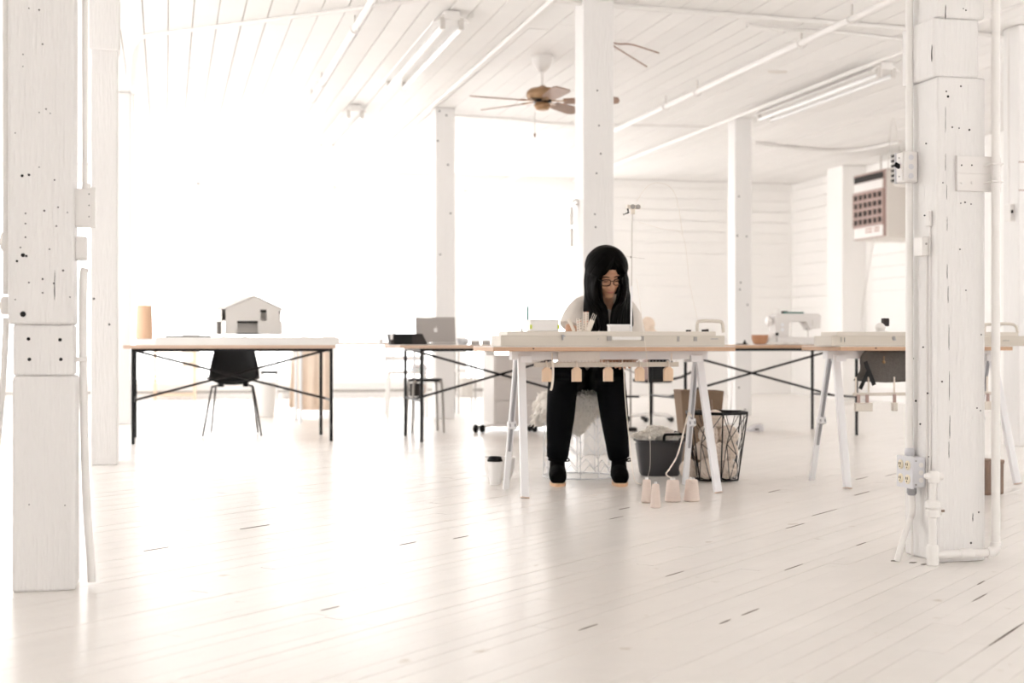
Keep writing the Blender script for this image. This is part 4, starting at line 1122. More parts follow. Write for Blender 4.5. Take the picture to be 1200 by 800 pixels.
for px, lab, hh in ((557, 'pale lidded tin nearer the laptop', .035), (570, 'pale lidded tin nearer the trestle', .04)):
    p = on(px, 11.25); tn = thing('lidded_tin', lab, 'tin', p, .2)
    MB().lathe([(.035, 0), (.036, .003), (.036, hh * .75)], 18).build('tin_body', 'silver', tn, smooth=40)
    MB().lathe([(.038, hh * .72), (.038, hh), (.034, hh + .003)], 18).build('tin_lid', 'paper_white', tn, smooth=40)
# bundle, white box and wooden ring seen behind the woman's shoulder
p = on(752, 11.6, TOP)
bd = MB().ball((0, 0, .09), .09, 14, 9, (1.0, .8, 1.0), jit=.08).ball((.05, 0, .17), .06, 12, 8, jit=.08).ball((.09, 0, .06), .06, 12, 8, jit=.06).build('cloth_bundle', 'cloth_tan', None, remesh=.012, soft=4)
place(bd, p); tag(bd, 'crumpled beige cloth bundle behind the woman\'s shoulder', 'cloth')
p = on(768, 11.5, TOP)
t = thing('embroidery_ring', 'small wooden ring propped upright on the table behind the mast', 'ring', p, 0)
MB().tube([(.04 * math.cos(a_), 0, .045 + .04 * math.sin(a_)) for a_ in [i * math.pi / 10 for i in range(20)]], .008, 8, closed=True).build('hoop', 'cloth_tan', t, smooth=60)
MB().box(-.012, .012, -.008, .008, .085, .098).build('clasp', 'fan_brass', t)

# sewing machine and bowl on the right-hand table
p = on(929, 11.55)
t = thing('sewing_machine', 'white sewing machine with dark carry handle on the right work table', 'sewing machine', p, .2)
S = 11.6 / F
MB().box(-.17, .175, -.09, .09, 0, .062).build('bed', 'cabinet_grey', t, bevel=.008)
MB().prism([(-.175, .0), (-.065, .0), (-.06, .17), (-.04, .185), (.08, .185), (.115, .14), (.125, .12), (.135, .12), (.14, .13), (.21, .13), (.215, .235), (.19, .25), (-.15, .25), (-.175, .23)], -.075, .075).build('arm', 'cabinet_grey', t, bevel=.01)
MB().lathe([(.03, -.02), (.04, -.012), (.04, .012), (.03, .02)], 16, (-.205, 0, .19), axis='x').build('hand_wheel', 'white_plastic', t, smooth=40)
MB().prism([(-.255, 0), (-.175, 0), (-.175, .1), (-.205, .08)], -.07, .07).build('side_cover', 'white_plastic', t, bevel=.006)
MB().box(-.085, .09, -.02, .02, .252, .265).build('carry_handle', 'green_pen', t, bevel=.004)
MB().obox((-.07, 0, .262), (.05, .03, .02)).build('handle_mount', 'charcoal', t, bevel=.004)
MB().lathe([(.018, .25), (.018, .28), (.012, .29)], 10, (-.13, 0, 0)).build('spool_cap', 'white_plastic', t, smooth=40)
MB().tube([(.132, 0, .13), (.132, 0, .062)], .004, 6).build('needle_bar', 'wire_grey', t)
MB().box(.118, .146, -.012, .012, .118, .132).build('needle_clamp', 'grey_clip', t)
MB().lathe([(.012, 0), (.012, -.012), (.009, -.014)], 12, (-.168, -.075, .085), axis='y').build('stitch_dial', 'charcoal', t)
for zz in (.12, .16): MB().lathe([(.014, 0), (.014, -.006)], 12, (-.12, -.075, zz), axis='y').build('dial', 'wire_clear', t)
MB().box(.13, .145, -.079, -.074, .15, .2).build('lever_slot', 'wire_grey', t)
p = on(890.5, 11.45)
bwl = MB().lathe([(.03, 0), (.05, .006), (.066, .045), (.068, .078), (.062, .078), (.055, .04), (.03, .012), (0, .01)], 24, sx=1.0).build('wooden_bowl', 'terracotta', None, smooth=50)
place(bwl, p); tag(bwl, 'small terracotta brown bowl beside the sewing machine', 'bowl')
p = on(870, 11.35)
t = thing('pin_cushion', 'small dark pin cushion on a tray beside the brown bowl', 'pin cushion', p, .2)
MB().box(-.045, .04, -.03, .03, 0, .008).build('tray', 'charcoal', t, bevel=.002)
MB().lathe([(.012, .008), (.016, .014), (.005, .026), (.006, .034), (.003, .038)], 12, (.02, 0, 0)).build('cushion', 'lid_black', t, smooth=40)
p = on(922, 11.3)
sw = MB()
sw.grid(lambda i, j: (-.15 + .3 * i, -.04 + .1 * j, .006 + .014 * abs(math.sin(i * 11 + j * 3)) * (1 - abs(2 * i - 1) ** 3)), 22, 5)
so_ = sw.build('fabric_scrap', 'wool_cloth', None, solid=.004, smooth=60); place(so_, p, .2); tag(so_, 'crumpled white fabric scrap in front of the sewing machine', 'fabric')

# ------------------------------------------------------------------ things behind and under the tables
# stool
p = G(497, 507); 
t = thing('metal_stool', 'small stool with black round-cornered seat and four tube legs behind the laptop table', 'stool', (p.x, p.y + .12, 0), .25)
MB().lathe([(.135, .425), (.145, .43), (.145, .445), (.13, .45)], 24).build('seat', 'lid_black', t, smooth=40)
for aa in (45, 135, 225, 315):
    ca, sa = math.cos(math.radians(aa)), math.sin(math.radians(aa))
    MB().tube(curve_pts([(ca * .19, sa * .19, 0), (ca * .172, sa * .172, .38), (ca * .15, sa * .15, .425), (ca * .09, sa * .09, .428)], 5), .01, 8).build('leg', 'grey_clip', t, smooth=60)
# white cafe chair
p = G(476, 487)
t = thing('white_chair', 'white arched-back side chair behind the laptop table', 'chair', (p.x, p.y, 0), .15)
MB().box(-.2, .2, -.2, .2, .43, .46).build('seat', 'white_plastic', t, bevel=.01)
for sx in (-1, 1):
    for sy in (-1, 1): MB().tube([(sx * .2, sy * .19, 0), (sx * .18, sy * .17, .44)], .014, 8).build('leg', 'white_plastic', t, smooth=40)
MB().tube(curve_pts([(-.18, .18, .44), (-.2, .2, .62), (-.17, .22, .74), (-.09, .23, .79), (.09, .23, .79), (.17, .22, .74), (.2, .2, .62), (.18, .18, .44)], 5), .013, 8).build('back_frame', 'white_plastic', t, smooth=60)
MB().box(-.19, .19, .195, .215, .56, .61).build('back_slat', 'white_plastic', t, bevel=.004)
bkz = .4625
for i, (m, lab) in enumerate((('book_blue', 'blue-grey book lying lowest on the white chair'), ('book_red', 'red-brown book lying on the blue-grey book'))):
    b_ = thing('book', lab, 'book', (p.x + .14, p.y - .05, bkz + .034 * i), .3 - .2 * i, 'books on the white chair')
    MB().box(-.075, .075, -.055, .055, .0, .003).box(-.075, .075, -.055, .055, .029, .032).box(-.075, -.071, -.055, .055, .003, .029).build('cover', m, b_)
    MB().box(-.07, .071, -.052, .052, .003, .029).build('pages', 'paper_white', b_)
# pouch slung under the stool seat
p = G(487, 507)
t = thing('hanging_pouch', 'dark purple pouch with pale ring handle slung under the black stool seat', 'pouch', (p.x, p.y + .12, .30), 0)
MB().box(-.055, .04, -.05, .05, 0, .11).build('pouch_body', 'charcoal', t, bevel=.01)
MB().tube([(.052 + .022 * math.cos(a_), -.03, .06 + .04 * math.sin(a_)) for a_ in [i * math.pi / 8 for i in range(16)]], .007, 6, closed=True).build('ring_handle', 'cloth_tan', t, smooth=60)
MB().tube([(-.01, 0, .10), (-.01, 0, .13)], .012, 6).build('hanging_loop', 'lid_black', t)

# rolling pedestal
p = G(606, 506)
t = thing('rolling_pedestal', 'pale grey rolling pedestal on black casters behind the trestle leg', 'pedestal', (p.x, p.y + .25, 0), .2)
MB().box(-.25, .25, -.25, .25, .065, .645).build('body', 'cabinet_grey', t, bevel=.006)
MB().box(-.255, .255, -.255, .255, .045, .068).build('plinth', 'white_plastic', t, bevel=.004)
for j in range(3):
    dr = MB().box(-.235, .235, -.262, -.25, .085 + .185 * j, .085 + .185 * j + .175).build('drawer_front', 'cabinet_grey', t, bevel=.004)
    MB().box(-.05, .05, -.27, -.262, .22 + .185 * j, .23 + .185 * j).build('drawer_pull', 'white_plastic', dr)
for px, py in ((560, 508), (576.5, 511), (636, 509), (622, 506)):
    q = loc(t, G(px, py)); qy = max(-.3, min(.22, q.y + .04))
    cs = MB().ball((q.x, qy, .036), .036, 14, 9, (.75, 1, 1)).build('caster', 'lid_black', t, smooth=60)
    MB().bar((q.x, qy, .05), (max(-.22, min(.22, q.x)), max(-.2, min(.2, qy)), .062), .02, .014).build('caster_arm', 'white_plastic', cs)
b = Vector((kx(573) * 12.0, 12.0, .6455))
gb = thing('small_carton', 'small grey carton sitting on the rolling pedestal', 'carton', b, .2)
MB().box(-.035, .04, -.05, .05, 0, .055).build('carton_body', 'model_card', gb, bevel=.002); MB().box(-.037, .042, -.052, .052, .045, .058).build('carton_lid', 'silver', gb)
# wire stand with basket beyond
p = G(545, 484)
t = thing('wire_stand', 'thin dark wire stand holding a white basket beyond the laptop table', 'stand', (p.x, p.y, 0), .2)
for sx in (-1, 1):
    for sy in (-1, 1): MB().tube([(sx * .09, sy * .12, 0), (sx * .09, sy * .12, .7)], .007, 6).build('upright', 'grey_clip', t)
for zz in (.18, .45, .69): MB().tube([(-.09, -.12, zz), (.09, -.12, zz), (.09, .12, zz), (-.09, .12, zz)], .005, 6, closed=True).build('shelf_ring', 'wire_grey', t)
MB().lathe([(.07, .18), (.085, .2), (.09, .36), (.084, .36), (.078, .2)], 16).build('basket', 'wool_cloth', t, smooth=40)
# tan cloth draped over a small rack behind the model table
p = G(364, 487)
t = thing('clothes_rack', 'low rack draped with a long tan cloth behind the model table', 'rack', (p.x, p.y, 0), .15)
for sx in (-1, 1): MB().tube([(sx * .2, 0, 0), (sx * .2, 0, .78)], .01, 8).build('upright', 'white_plastic', t, smooth=40)
MB().tube([(-.22, 0, .78), (.22, 0, .78)], .01, 8).build('rail', 'white_plastic', t, smooth=40)
def cloth(i, j):
    w = .19 + .03 * j if True else 0
    sag = -.05 * max(0, .35 - i) * j
    return ((i - .5) * 2 * w + .02 * (1 - j), -.025 + .03 * math.sin(i * 21) * j - .02 * j, .79 - j * (.73 - .12 * max(0, .3 - i)))
MB().grid(cloth, 40, 10).build('cloth', 'cloth_tan', t, solid=.006, smooth=60)
# pale stool-shelf with white bin
p = G(310, 488)
t = thing('waste_bin', 'white waste bin standing beside the draped tan cloth', 'bin', (p.x, p.y, 0), 0)
MB().lathe([(.09, 0), (.1, .005), (.118, .34), (.112, .34), (.095, .012), (0, .01)], 24).build('bin_body', 'white_plastic', t, smooth=40)
MB().lathe([(.118, .33), (.124, .335), (.124, .348), (.112, .348)], 24, caps=False).build('rim', 'white_plastic', t, smooth=40)
p = G(316, 480)
t = thing('bar_chair', 'thin framed chair with a small black seat behind the waste bin', 'chair', (p.x, p.y, 0), .1)
MB().box(-.09, .09, -.1, .1, .40, .435).build('seat', 'lid_black', t, bevel=.006)
for sx in (-1, 1):
    MB().tube([(sx * .08, .09, 0), (sx * .08, .1, .80)], .006, 6).build('back_leg', 'wire_grey', t)
    MB().tube([(sx * .08, -.09, 0), (sx * .08, -.09, .40)], .006, 6).build('front_leg', 'wire_clear', t)
MB().tube([(-.08, .1, .79), (.08, .1, .79)], .006, 6).build('back_rail', 'wire_grey', t)
# pale wooden trestle frame far behind the model table
p = G(205, 468.5)
t = thing('wooden_trestle', 'pale wooden trestle standing far behind the black shell chair', 'trestle', (p.x, p.y, 0), .2)
for sx in (-1, 1): MB().box(sx * .25 - .02, sx * .25 + .02, -.02, .02, 0, .72).build('upright', 'wood_frame', t)
for zz in (.05, .62): MB().box(-.25, .25, -.015, .015, zz, zz + .04).build('cross_rail', 'wood_frame', t)
MB().bar((-.25, 0, .3), (.25, 0, .5), .02, .025, Vector((0, 1, 0))).build('diagonal', 'wood_frame', t)
# long white side table beyond
pt_ = thing('side_table', 'long thin-topped white table beyond the laptop table', 'table', (kx(436) * 13.6, 13.6, 0), .238)
MB().box(-.75, .5, -.3, .3, .728, .75).build('tabletop', 'laminate', pt_, bevel=.002)
MB().box(-.75, .5, -.305, -.3, .728, .748).build('edge_band', 'ply_pale', pt_)
for sx in (-.7, .45):
    for sy in (-.25, .25): MB().tube([(sx, sy, 0), (sx, sy, .73)], .014, 8).build('leg', 'wire_clear', pt_, smooth=40)
# black task chair and music stand behind the baskets
p = G(772, 500)
t = thing('task_chair', 'black task chair back with grey edge beyond the comb weights', 'chair', (kx(772) * 13.4, 13.4, 0), .3)
MB().box(-.12, .10, -.02, .02, .40, .69).build('backrest', 'lid_black', t, bevel=.01)
MB().box(-.155, -.118, -.03, .03, .40, .69).build('back_edge', 'heater_lip', t, bevel=.004)
MB().box(-.13, .14, .0, .34, .37, .405).build('seat', 'charcoal', t, bevel=.01)
MB().tube([(.0, .17, .06), (.0, .17, .38)], .018, 8).build('post', 'grey_clip', t, smooth=40)
MB().tube([(.12, .05, .395), (.25, .05, .42), (.36, .05, .47)], .012, 6).build('armrest', 'charcoal', t)
for i in range(5):
    aa = i * 2 * math.pi / 5 + .3
    MB().tube([(0, .17, .07), (.22 * math.cos(aa), .17 + .22 * math.sin(aa), .045)], .012, 6).build('base_arm', 'white_plastic', t)
    MB().ball((.22 * math.cos(aa), .17 + .22 * math.sin(aa), .025), .025, 10, 7).build('caster', 'lid_black', t, smooth=60)
p = G(739, 505)
t = thing('floor_lamp_stand', 'thin dark stand with flat plate behind the black knee', 'stand', (kx(739) * 12.1, 12.1, 0), 0)
MB().box(-.05, .05, -.07, .07, 0, .03).build('base', 'charcoal', t, bevel=.006)
MB().tube([(0, 0, .02), (0, 0, .62)], .008, 8).build('pole', 'grey_clip', t, smooth=40)
MB().box(-.07, .07, -.06, .06, .285, .3).build('plate', 'lid_black', t, bevel=.004)
MB().tube([(-.07, 0, .54), (.045, 0, .49)], .006, 6).build('arm', 'grey_clip', t)
# power block at the foot of the far post
p = G(884, 505)
t = thing('power_block', 'pale grey power block with cable at the foot of a far post', 'power block', (p.x, p.y, 0), .3)
MB().prism([(-.07, 0), (.07, 0), (.065, .06), (.0, .055), (-.06, .02)], -.05, .05).build('block_body', 'outlet_grey', t, bevel=.006)
MB().box(-.02, .015, -.054, -.049, .012, .024).build('socket', 'charcoal', t)
MB().tube(curve_pts([(-.06, 0, .02), (-.14, .02, .012), (-.2, .05, .06), (-.12, .2, .24), (-.04, .35, .5), (-.03, .5, .8)], 6), .004, 6).build('cable', 'box_paint', t)
# brown box under the second trestle
p = G(1167, 580)
t = thing('brown_case', 'small brown leather case on the floor beside the tall riser pipe', 'case', W(UV(p)[0], UV(p)[1] + .06), TH + .35)
MB().box(-.07, .055, -.05, .07, 0, .165).build('case_body', 'brown_leather', t, bevel=.008)
MB().box(-.072, .057, -.052, .072, .15, .172).build('case_lid', 'brown_leather', t, bevel=.006)
MB().box(-.074, -.07, -.03, .03, .02, .13).build('dark_panel', 'charcoal', t)

# ------------------------------------------------------------------ stool with sheepskin
OX, OY = .42, 7.75
t = thing('chevron_stool', 'clear wire drum stool with chevron mesh beneath the seated woman', 'stool', (OX - .045, OY + .235, 0), 0)
for zz, rr in ((.006, .2), (.44, .19)):
    MB().tube([(rr * math.cos(a_), rr * math.sin(a_), zz) for a_ in [i * math.pi / 18 for i in range(36)]], .0045, 6, closed=True).build('ring', 'wire_clear', t, smooth=60)
nz_, nw = 5, 24
for j in range(nz_):
    zz = .03 + j * .085
    pts = []
    for i in range(nw):
        a_ = 2 * math.pi * i / nw; rr = .2 - .01 * zz / .44
        pts.append((rr * math.cos(a_), rr * math.sin(a_), zz + (.055 if i % 2 else 0)))
    MB().tube(pts, .0028, 5, closed=True).build('chevron_wire', 'wire_clear', t)
for i in range(12):
    a_ = 2 * math.pi * i / 12; MB().tube([(.2 * math.cos(a_), .2 * math.sin(a_), .006), (.19 * math.cos(a_), .19 * math.sin(a_), .44)], .0028, 5).build('upright_wire', 'wire_clear', t)
MB().lathe([(.195, .44), (.195, .452), (.0, .452)], 28).build('seat_disc', 'wire_clear', t, smooth=40)
# sheepskin draped over the seat
rs = random.Random(5)
sk = MB()
def skin_fn(i, j):
    a_ = 2 * math.pi * i; r = j * (.34 + .05 * math.sin(3 * a_ + .6) + .03 * math.sin(7 * a_))
    R0 = .205
    if r < R0: x, zz = r, .475 - .012 * (r / R0) ** 2
    else: x, zz = R0 + .03 * (1 - math.exp(-(r - R0) * 20)) + .012 * math.sin(9 * a_), .463 - (r - R0) * 1.05
    n_ = rs.uniform(-.006, .006)
    return ((x + n_) * math.cos(a_), (x + n_) * math.sin(a_), zz + n_)
sk.grid(skin_fn, 72, 16)
fo = thing('sheepskin', 'shaggy cream sheepskin draped over the wire stool', 'sheepskin', (OX - .045, OY + .235, .0), 0)
sk.build('hide', 'fleece', fo, solid=.02, smooth=80)
tuf = MB()
for k in range(1500):
    i, j = rs.random(), math.sqrt(rs.random())
    p = Vector(skin_fn(i, j)); a_ = 2 * math.pi * i
    outd = Vector((math.cos(a_), math.sin(a_), .2)) if j > .6 else Vector((rs.uniform(-.6, .6), rs.uniform(-.6, .6), 1))
    p += outd.normalized() * .008
    q = p + outd.normalized() * .016 + Vector((rs.uniform(-.012, .012), rs.uniform(-.012, .012), -.022 if j > .6 else 0))
    tuf.tube([p, (p + q) / 2 + Vector((0, 0, .004)), q], [.005, .004, .0012], 4)
o = tuf.build('wool_tufts', 'fleece', fo, smooth=80); o['kind'] = 'stuff'

# ------------------------------------------------------------------ the woman
t = thing('person', 'seated person with long black hair and glasses in cream blouse and black trousers', 'person', (OX, OY, 0), 0)
PER = t
HC_ = Vector((.088, -.135, 1.122))
HR = (Matrix.Rotation(math.radians(11), 3, 'Z') @ Matrix.Rotation(math.radians(-4), 3, 'Y') @ Matrix.Rotation(math.radians(26), 3, 'X'))
def H(p): return HC_ + HR @ Vector(p)
HE = HR.to_euler()
body = MB()
def hball(c, s, nu=20, nv=14): body.ball(H(c), 1.0, nu, nv, s, HE)
hball((0, .015, .03), (.072, .092, .086)); hball((0, -.028, -.032), (.058, .062, .085)); hball((0, -.056, -.094), (.030, .030, .024))
hball((0, -.080, .022), (.048, .016, .012))
for sx in (-1, 1):
    hball((sx * .032, -.064, -.034), (.022, .024, .024)); hball((sx * .073, .012, -.012), (.01, .018, .03)); hball((sx * .03, -.0785, -.004), (.017, .011, .008)); hball((sx * .011, -.098, -.041), (.008, .010, .008))
hball((0, -.083, -.068), (.023, .014, .013))
body.tube([H((0, -.088, .012)), H((0, -.099, -.012)), H((0, -.112, -.036)), H((0, -.098, -.046))], [.008, .009, .0125, .009], 10)
body.tube([H((0, .02, -.05)), Vector((.083, -.04, 1.02)), Vector((.08, .0, .96)), Vector((.075, .02, .90))], [.052, .05, .055, .075], 14)
# torso, one run of cross sections
body.tube([(.075, .02, .93), (.07, .05, .84), (.05, .12, .72), (.02, .19, .62), (0, .2, .55)], [.07, .115, .11, .125, .13], 18)
body.tube([(-.06, .02, .93), (.075, .0, .945), (.205, .02, .93)], [.05, .06, .05], 12)
def hand(wr, pc, fdir, side, up=Vector((0, 0, 1))):
    """wrist, palm centre, finger direction; five fingers, gently curled down"""
    f = fdir.normalized(); r = f.cross(up).normalized()
    body.tube([wr, wr.lerp(pc, .5), pc + f * .03], [.024, .03, .03], 12, flat=.6)
    for k, (o_, ln) in enumerate(((-.030, .066), (-.010, .078), (.010, .074), (.029, .058))):
        b0 = pc + f * .03 + r * o_
        d2 = (f + r * (o_ * 4)).normalized()
        p1 = b0 + d2 * ln * .45 + up * .004; p2 = p1 + (d2 - up * .7).normalized() * ln * .33; p3 = p2 + (d2 * .4 - up).normalized() * ln * .26
        body.tube([b0 - d2 * .02, b0, p1, p2, p3], [.011, .0105, .0092, .0085, .0068], 8)
    b0 = pc + r * (-.032 * side) - f * .012
    p1 = b0 + (f * .7 - r * side * .8).normalized() * .034; p2 = p1 + (f - r * side * .2 - up * .2).normalized() * .028
    body.tube([b0 + r * side * .015, b0, p1, p2], [.013, .0125, .0105, .008], 8)
for sx, sh, el, wr, pc in ((-1, (-.065, .02, .93), (-.115, -.10, .73), (.02, -.385, .672), (.052, -.44, .664)), (1, (.205, .02, .93), (.285, -.10, .73), (.205, -.385, .672), (.178, -.44, .660))):
    sh, el, wr, pc = map(Vector, (sh, el, wr, pc))
    body.tube([sh, sh.lerp(el, .5), el, el.lerp(wr, .35), wr], [.047, .042, .036, .036, .024], 12)
    hand(wr, pc, (pc - wr).normalized(), -sx)
hipz = .575
for hip, kn, an in (((-.085, .19, .565), (-.15, -.2, .57), (-.177, -.135, .13)), ((.085, .19, .565), (.098, -.2, .57), (.152, -.135, .13))):
    hip, kn, an = map(Vector, (hip, kn, an))
    body.tube([hip, hip.lerp(kn, .5), kn], [.085, .075, .055], 14)
    body.tube([kn, kn.lerp(an, .35), an.lerp(kn, .1), an, Vector((an.x, an.y - .01, .05))], [.055, .052, .036, .033, .04], 12)
    body.tube([Vector((an.x, an.y + .02, .05)), Vector((an.x, an.y - .08, .045)), Vector((an.x, an.y - .14, .038))], [.035, .036, .025], 12)
bo = body.build('body', 'skin', t, remesh=.0048, soft=3)
# face details
for sx in (-1, 1):
    MB().ball(H((sx * .030, -.0845, -.006)), 1.0, 12, 8, (.0125, .006, .0035), HE).build('eyelash', 'hair_black', t, smooth=80)
    MB().tube([H((sx * .012, -.094, .020)), H((sx * .03, -.096, .025)), H((sx * .05, -.082, .019))], [.0028, .0036, .0016], 6).build('eyebrow', 'hair_black', t, smooth=80)
MB().tube([H((-.022, -.090, -.066)), H((-.010, -.0975, -.0655)), H((0, -.0985, -.0665)), H((.010, -.0975, -.0655)), H((.022, -.090, -.065))], [.0012, .0042, .0046, .0042, .0012], 8).build('mouth', 'lips', t, smooth=80)
gl = MB()
for sx in (-1, 1):
    ring = []
    for k in range(24):
        a_ = 2 * math.pi * k / 24; ca, sa = math.cos(a_), math.sin(a_)
        x_ = .0245 * math.copysign(abs(ca) ** .6, ca); z_ = .0175 * math.copysign(abs(sa) ** .65, sa)
        ring.append(H((sx * .0325 + x_, -.1065 + .10 * max(0, abs(sx * .0325 + x_) - .02) ** 1.2, -.004 + z_)))
    gl.tube(ring, .0026, 6, closed=True)
    gl.tube([H((sx * .057, -.100, .006)), H((sx * .072, -.06, .006)), H((sx * .078, .01, .0))], .0022, 6)
gl.tube([H((-.009, -.1065, .002)), H((0, -.110, .005)), H((.009, -.1065, .002))], .0024, 6)
gl.build('glasses', 'lid_black', t, smooth=80)
# hair: overlapping strands parted on the crown
rh = random.Random(9)
hr_ = MB()
hr_.ball(H((0, .022, .036)), 1.0, 24, 16, (.079, .0965, .091), HE)
c0 = Vector((0, .018, .026))
for layer, (ox, nst) in enumerate(((.004, 26), (.016, 30), (.027, 34))):
    for s in (-1, 1):
        for k in range(nst):
            f = k / (nst - 1)
            phi = math.radians((38 if s < 0 else 38) + layer * 3 + f * (180 - 40)) + rh.uniform(-.03, .03)
            rx_, ry_, rz_ = .078 + ox * 1.0, .096 + ox * .8, .092 + ox * .75
            part = Vector((.016, -.062 + .125 * f, 0))
            pd = Vector((part.x / rx_, part.y / ry_, 0)); pd.z = math.sqrt(max(.05, 1 - pd.x ** 2 - pd.y ** 2))
            ed = Vector((s * math.sin(phi), -math.cos(phi), -.15))
            pts = []
            for q in (0, .2, .4, .6, .8, 1):
                d = (pd * (1 - q) + ed * q).normalized()
                bulge = 1 + .05 * math.sin(q * math.pi)
                if s < 0 and f < .5: d = (d + Vector((0, -.07, -.05)) * (math.sin(q * math.pi) * (1 - f / .5))).normalized()
                pts.append(H(c0 + Vector((d.x * rx_ * bulge, d.y * ry_ * bulge, d.z * rz_ * (1 + .02 * bulge)))))
            e = pts[-1]
            front = max(0, min(1, (math.radians(125) - phi) / math.radians(60)))
            cx = HC_.x + .012
            side = s
            if front > 0:
                tx = cx + side * (-.006 + (.105 + ox * .3) * (1 - front) + .05 * f + rh.uniform(-.006, .006))
                ty = -.135 - .012 * layer + .07 * (1 - front)
            else:
                tx = cx + side * (.02 + .10 * math.sin(phi)) ; ty = .10 + .02 * layer
            zend = .80 + rh.uniform(-.03, .02)
            wide = cx + side * max(abs(e.x - cx) + .006, (.075 + ox * .9) if phi < 2.2 else 0)
            if front > .4:      # locks that frame the face: straight down past the cheek, then in over the chest
                keep = e.x + side * .012 * (1 - front)
                wide = keep if layer == 0 else keep * .6 + wide * .4
            pts.append(Vector((wide, e.y * .85 + ty * .15, e.z - .06)))
            pts.append(Vector((wide * .85 + tx * .15, e.y * .5 + ty * .5, e.z - .13)))
            pts.append(Vector((wide * .35 + tx * .65, ty, .92)))
            pts.append(Vector((wide * .12 + tx * .88, ty - .004, zend)))
            pts = curve_pts(pts, 3)
            n = len(pts)
            hr_.tube(pts, [.0095 * (1 - .0 * i / n) if i < n - 5 else .0095 * (1 - .7 * (i - n + 5) / 5) for i in range(n)], 6)
hr_.build('hair', 'hair_black', t, smooth=80)
# blouse
bl = MB()
bl.tube([(.08, .03, .965), (.075, .03, .93), (.07, .05, .84), (.05, .12, .72), (.02, .19, .62)], [.06, .105, .15, .155, .165], 20)
bl.tube([(-.07, .02, .93), (.0, .02, .955), (.075, .045, .95), (.15, .02, .955), (.215, .02, .93)], [.062, .068, .06, .068, .062], 14)
bl.tube([(-.045, .02, .935), (-.075, -.01, .89), (-.098, -.035, .835)], [.07, .072, .072], 16)
bl.tube([(.195, .02, .935), (.222, -.01, .89), (.242, -.05, .80), (.25, -.075, .76)], [.066, .066, .062, .06], 16)
bl.build('blouse', 'blouse', t, remesh=.008, soft=4)
# front placket and collar fold
MB().tube(curve_pts([(-.0, -.05, .965), (.05, -.085, .91), (.085, -.105, .86), (.09, -.115, .80)], 5), .009, 6, flat=.5).build('placket', 'blouse', t, smooth=80)
# trousers
tr = MB()
tr.ball((0, .21, .58), 1.0, 18, 12, (.17, .14, .115))
for hip, kn, an in (((-.085, .19, .575), (-.148, -.21, .572), (-.177, -.135, .135)), ((.085, .19, .575), (.1, -.21, .572), (.152, -.135, .135))):
    hip, kn, an = map(Vector, (hip, kn, an))
    tr.tube([hip, hip.lerp(kn, .5), hip.lerp(kn, .85), kn], [.105, .1, .09, .078], 18)
    tr.tube([kn, kn.lerp(an, .2) + Vector((0, .006, 0)), kn.lerp(an, .5), kn.lerp(an, .8), an], [.08, .08, .076, .064, .058], 18)
tr.build('trousers', 'trouser_black', t, remesh=.009, soft=4)
# ankle boots on wooden platforms
for ax in (-.177, .152):
    ay = -.135
    up_ = MB()
    up_.tube([(ax, ay + .005, .135), (ax, ay, .10), (ax, ay - .005, .06), (ax, ay - .01, .04)], [.04, .042, .046, .047], 14)
    up_.tube([(ax, ay + .03, .055), (ax, ay - .05, .058), (ax, ay - .11, .048), (ax, ay - .16, .042)], [.045, .048, .047, .036], 14)
    up_.box(ax - .035, ax + .035, ay - .15, ay + .055, .02, .05)
    sh = up_.build('ankle_boot', 'suede_black', t, remesh=.006, soft=4)
    out = []
    for k in range(24):
        a_ = 2 * math.pi * k / 24
        out.append((ax + .043 * math.cos(a_) * (1 - .06 * math.sin(a_)), ay - .058 + .128 * math.sin(a_)))
    MB().plan(out, 0, .017).build('sole', 'sole_wood', sh, bevel=.003)
    MB().tube([(ax + .046 * math.cos(a_), ay + .004 + .046 * math.sin(a_), .128) for a_ in [i * math.pi / 8 for i in range(16)]], .006, 6, closed=True).build('ankle_strap', 'suede_black', sh, smooth=60)
    sx = 1
    MB().tube(curve_pts([(ax + .03, ay - .036, .128), (ax + .055, ay - .05, .138), (ax + .06, ay - .05, .126), (ax + .035, ay - .04, .122)], 4), .004, 6).build('bow', 'suede_black', sh, smooth=60)

# ------------------------------------------------------------------ cup, bowl, cones, baskets
p = G(580, 568.5)
t = thing('coffee_cup', 'white takeaway coffee cup with black lid on the floor', 'cup', (p.x, p.y + .03, 0), 0)
MB().lathe([(.028, 0), (.029, .003), (.039, .128), (.036, .128), (.026, .006)], 24).build('cup_body', 'paper_white', t, smooth=40)
MB().lathe([(.041, .124), (.0415, .132), (.037, .136), (.035, .148), (.031, .15), (.03, .144), (0, .143)], 24).build('lid', 'lid_black', t, smooth=40)
p = G(585, 566)
t = thing('white_bowl', 'wide white bowl standing behind the coffee cup', 'bowl', (p.x, p.y + .22, 0), 0)
MB().lathe([(.055, 0), (.06, .004), (.082, .06), (.086, .12), (.081, .12), (.076, .06), (.05, .012), (0, .01)], 28).build('bowl_body', 'white_plastic', t, smooth=50)
MB().lathe([(.086, .116), (.089, .119), (.086, .123), (.081, .12)], 28, caps=False).build('rim', 'white_plastic', t, smooth=50)
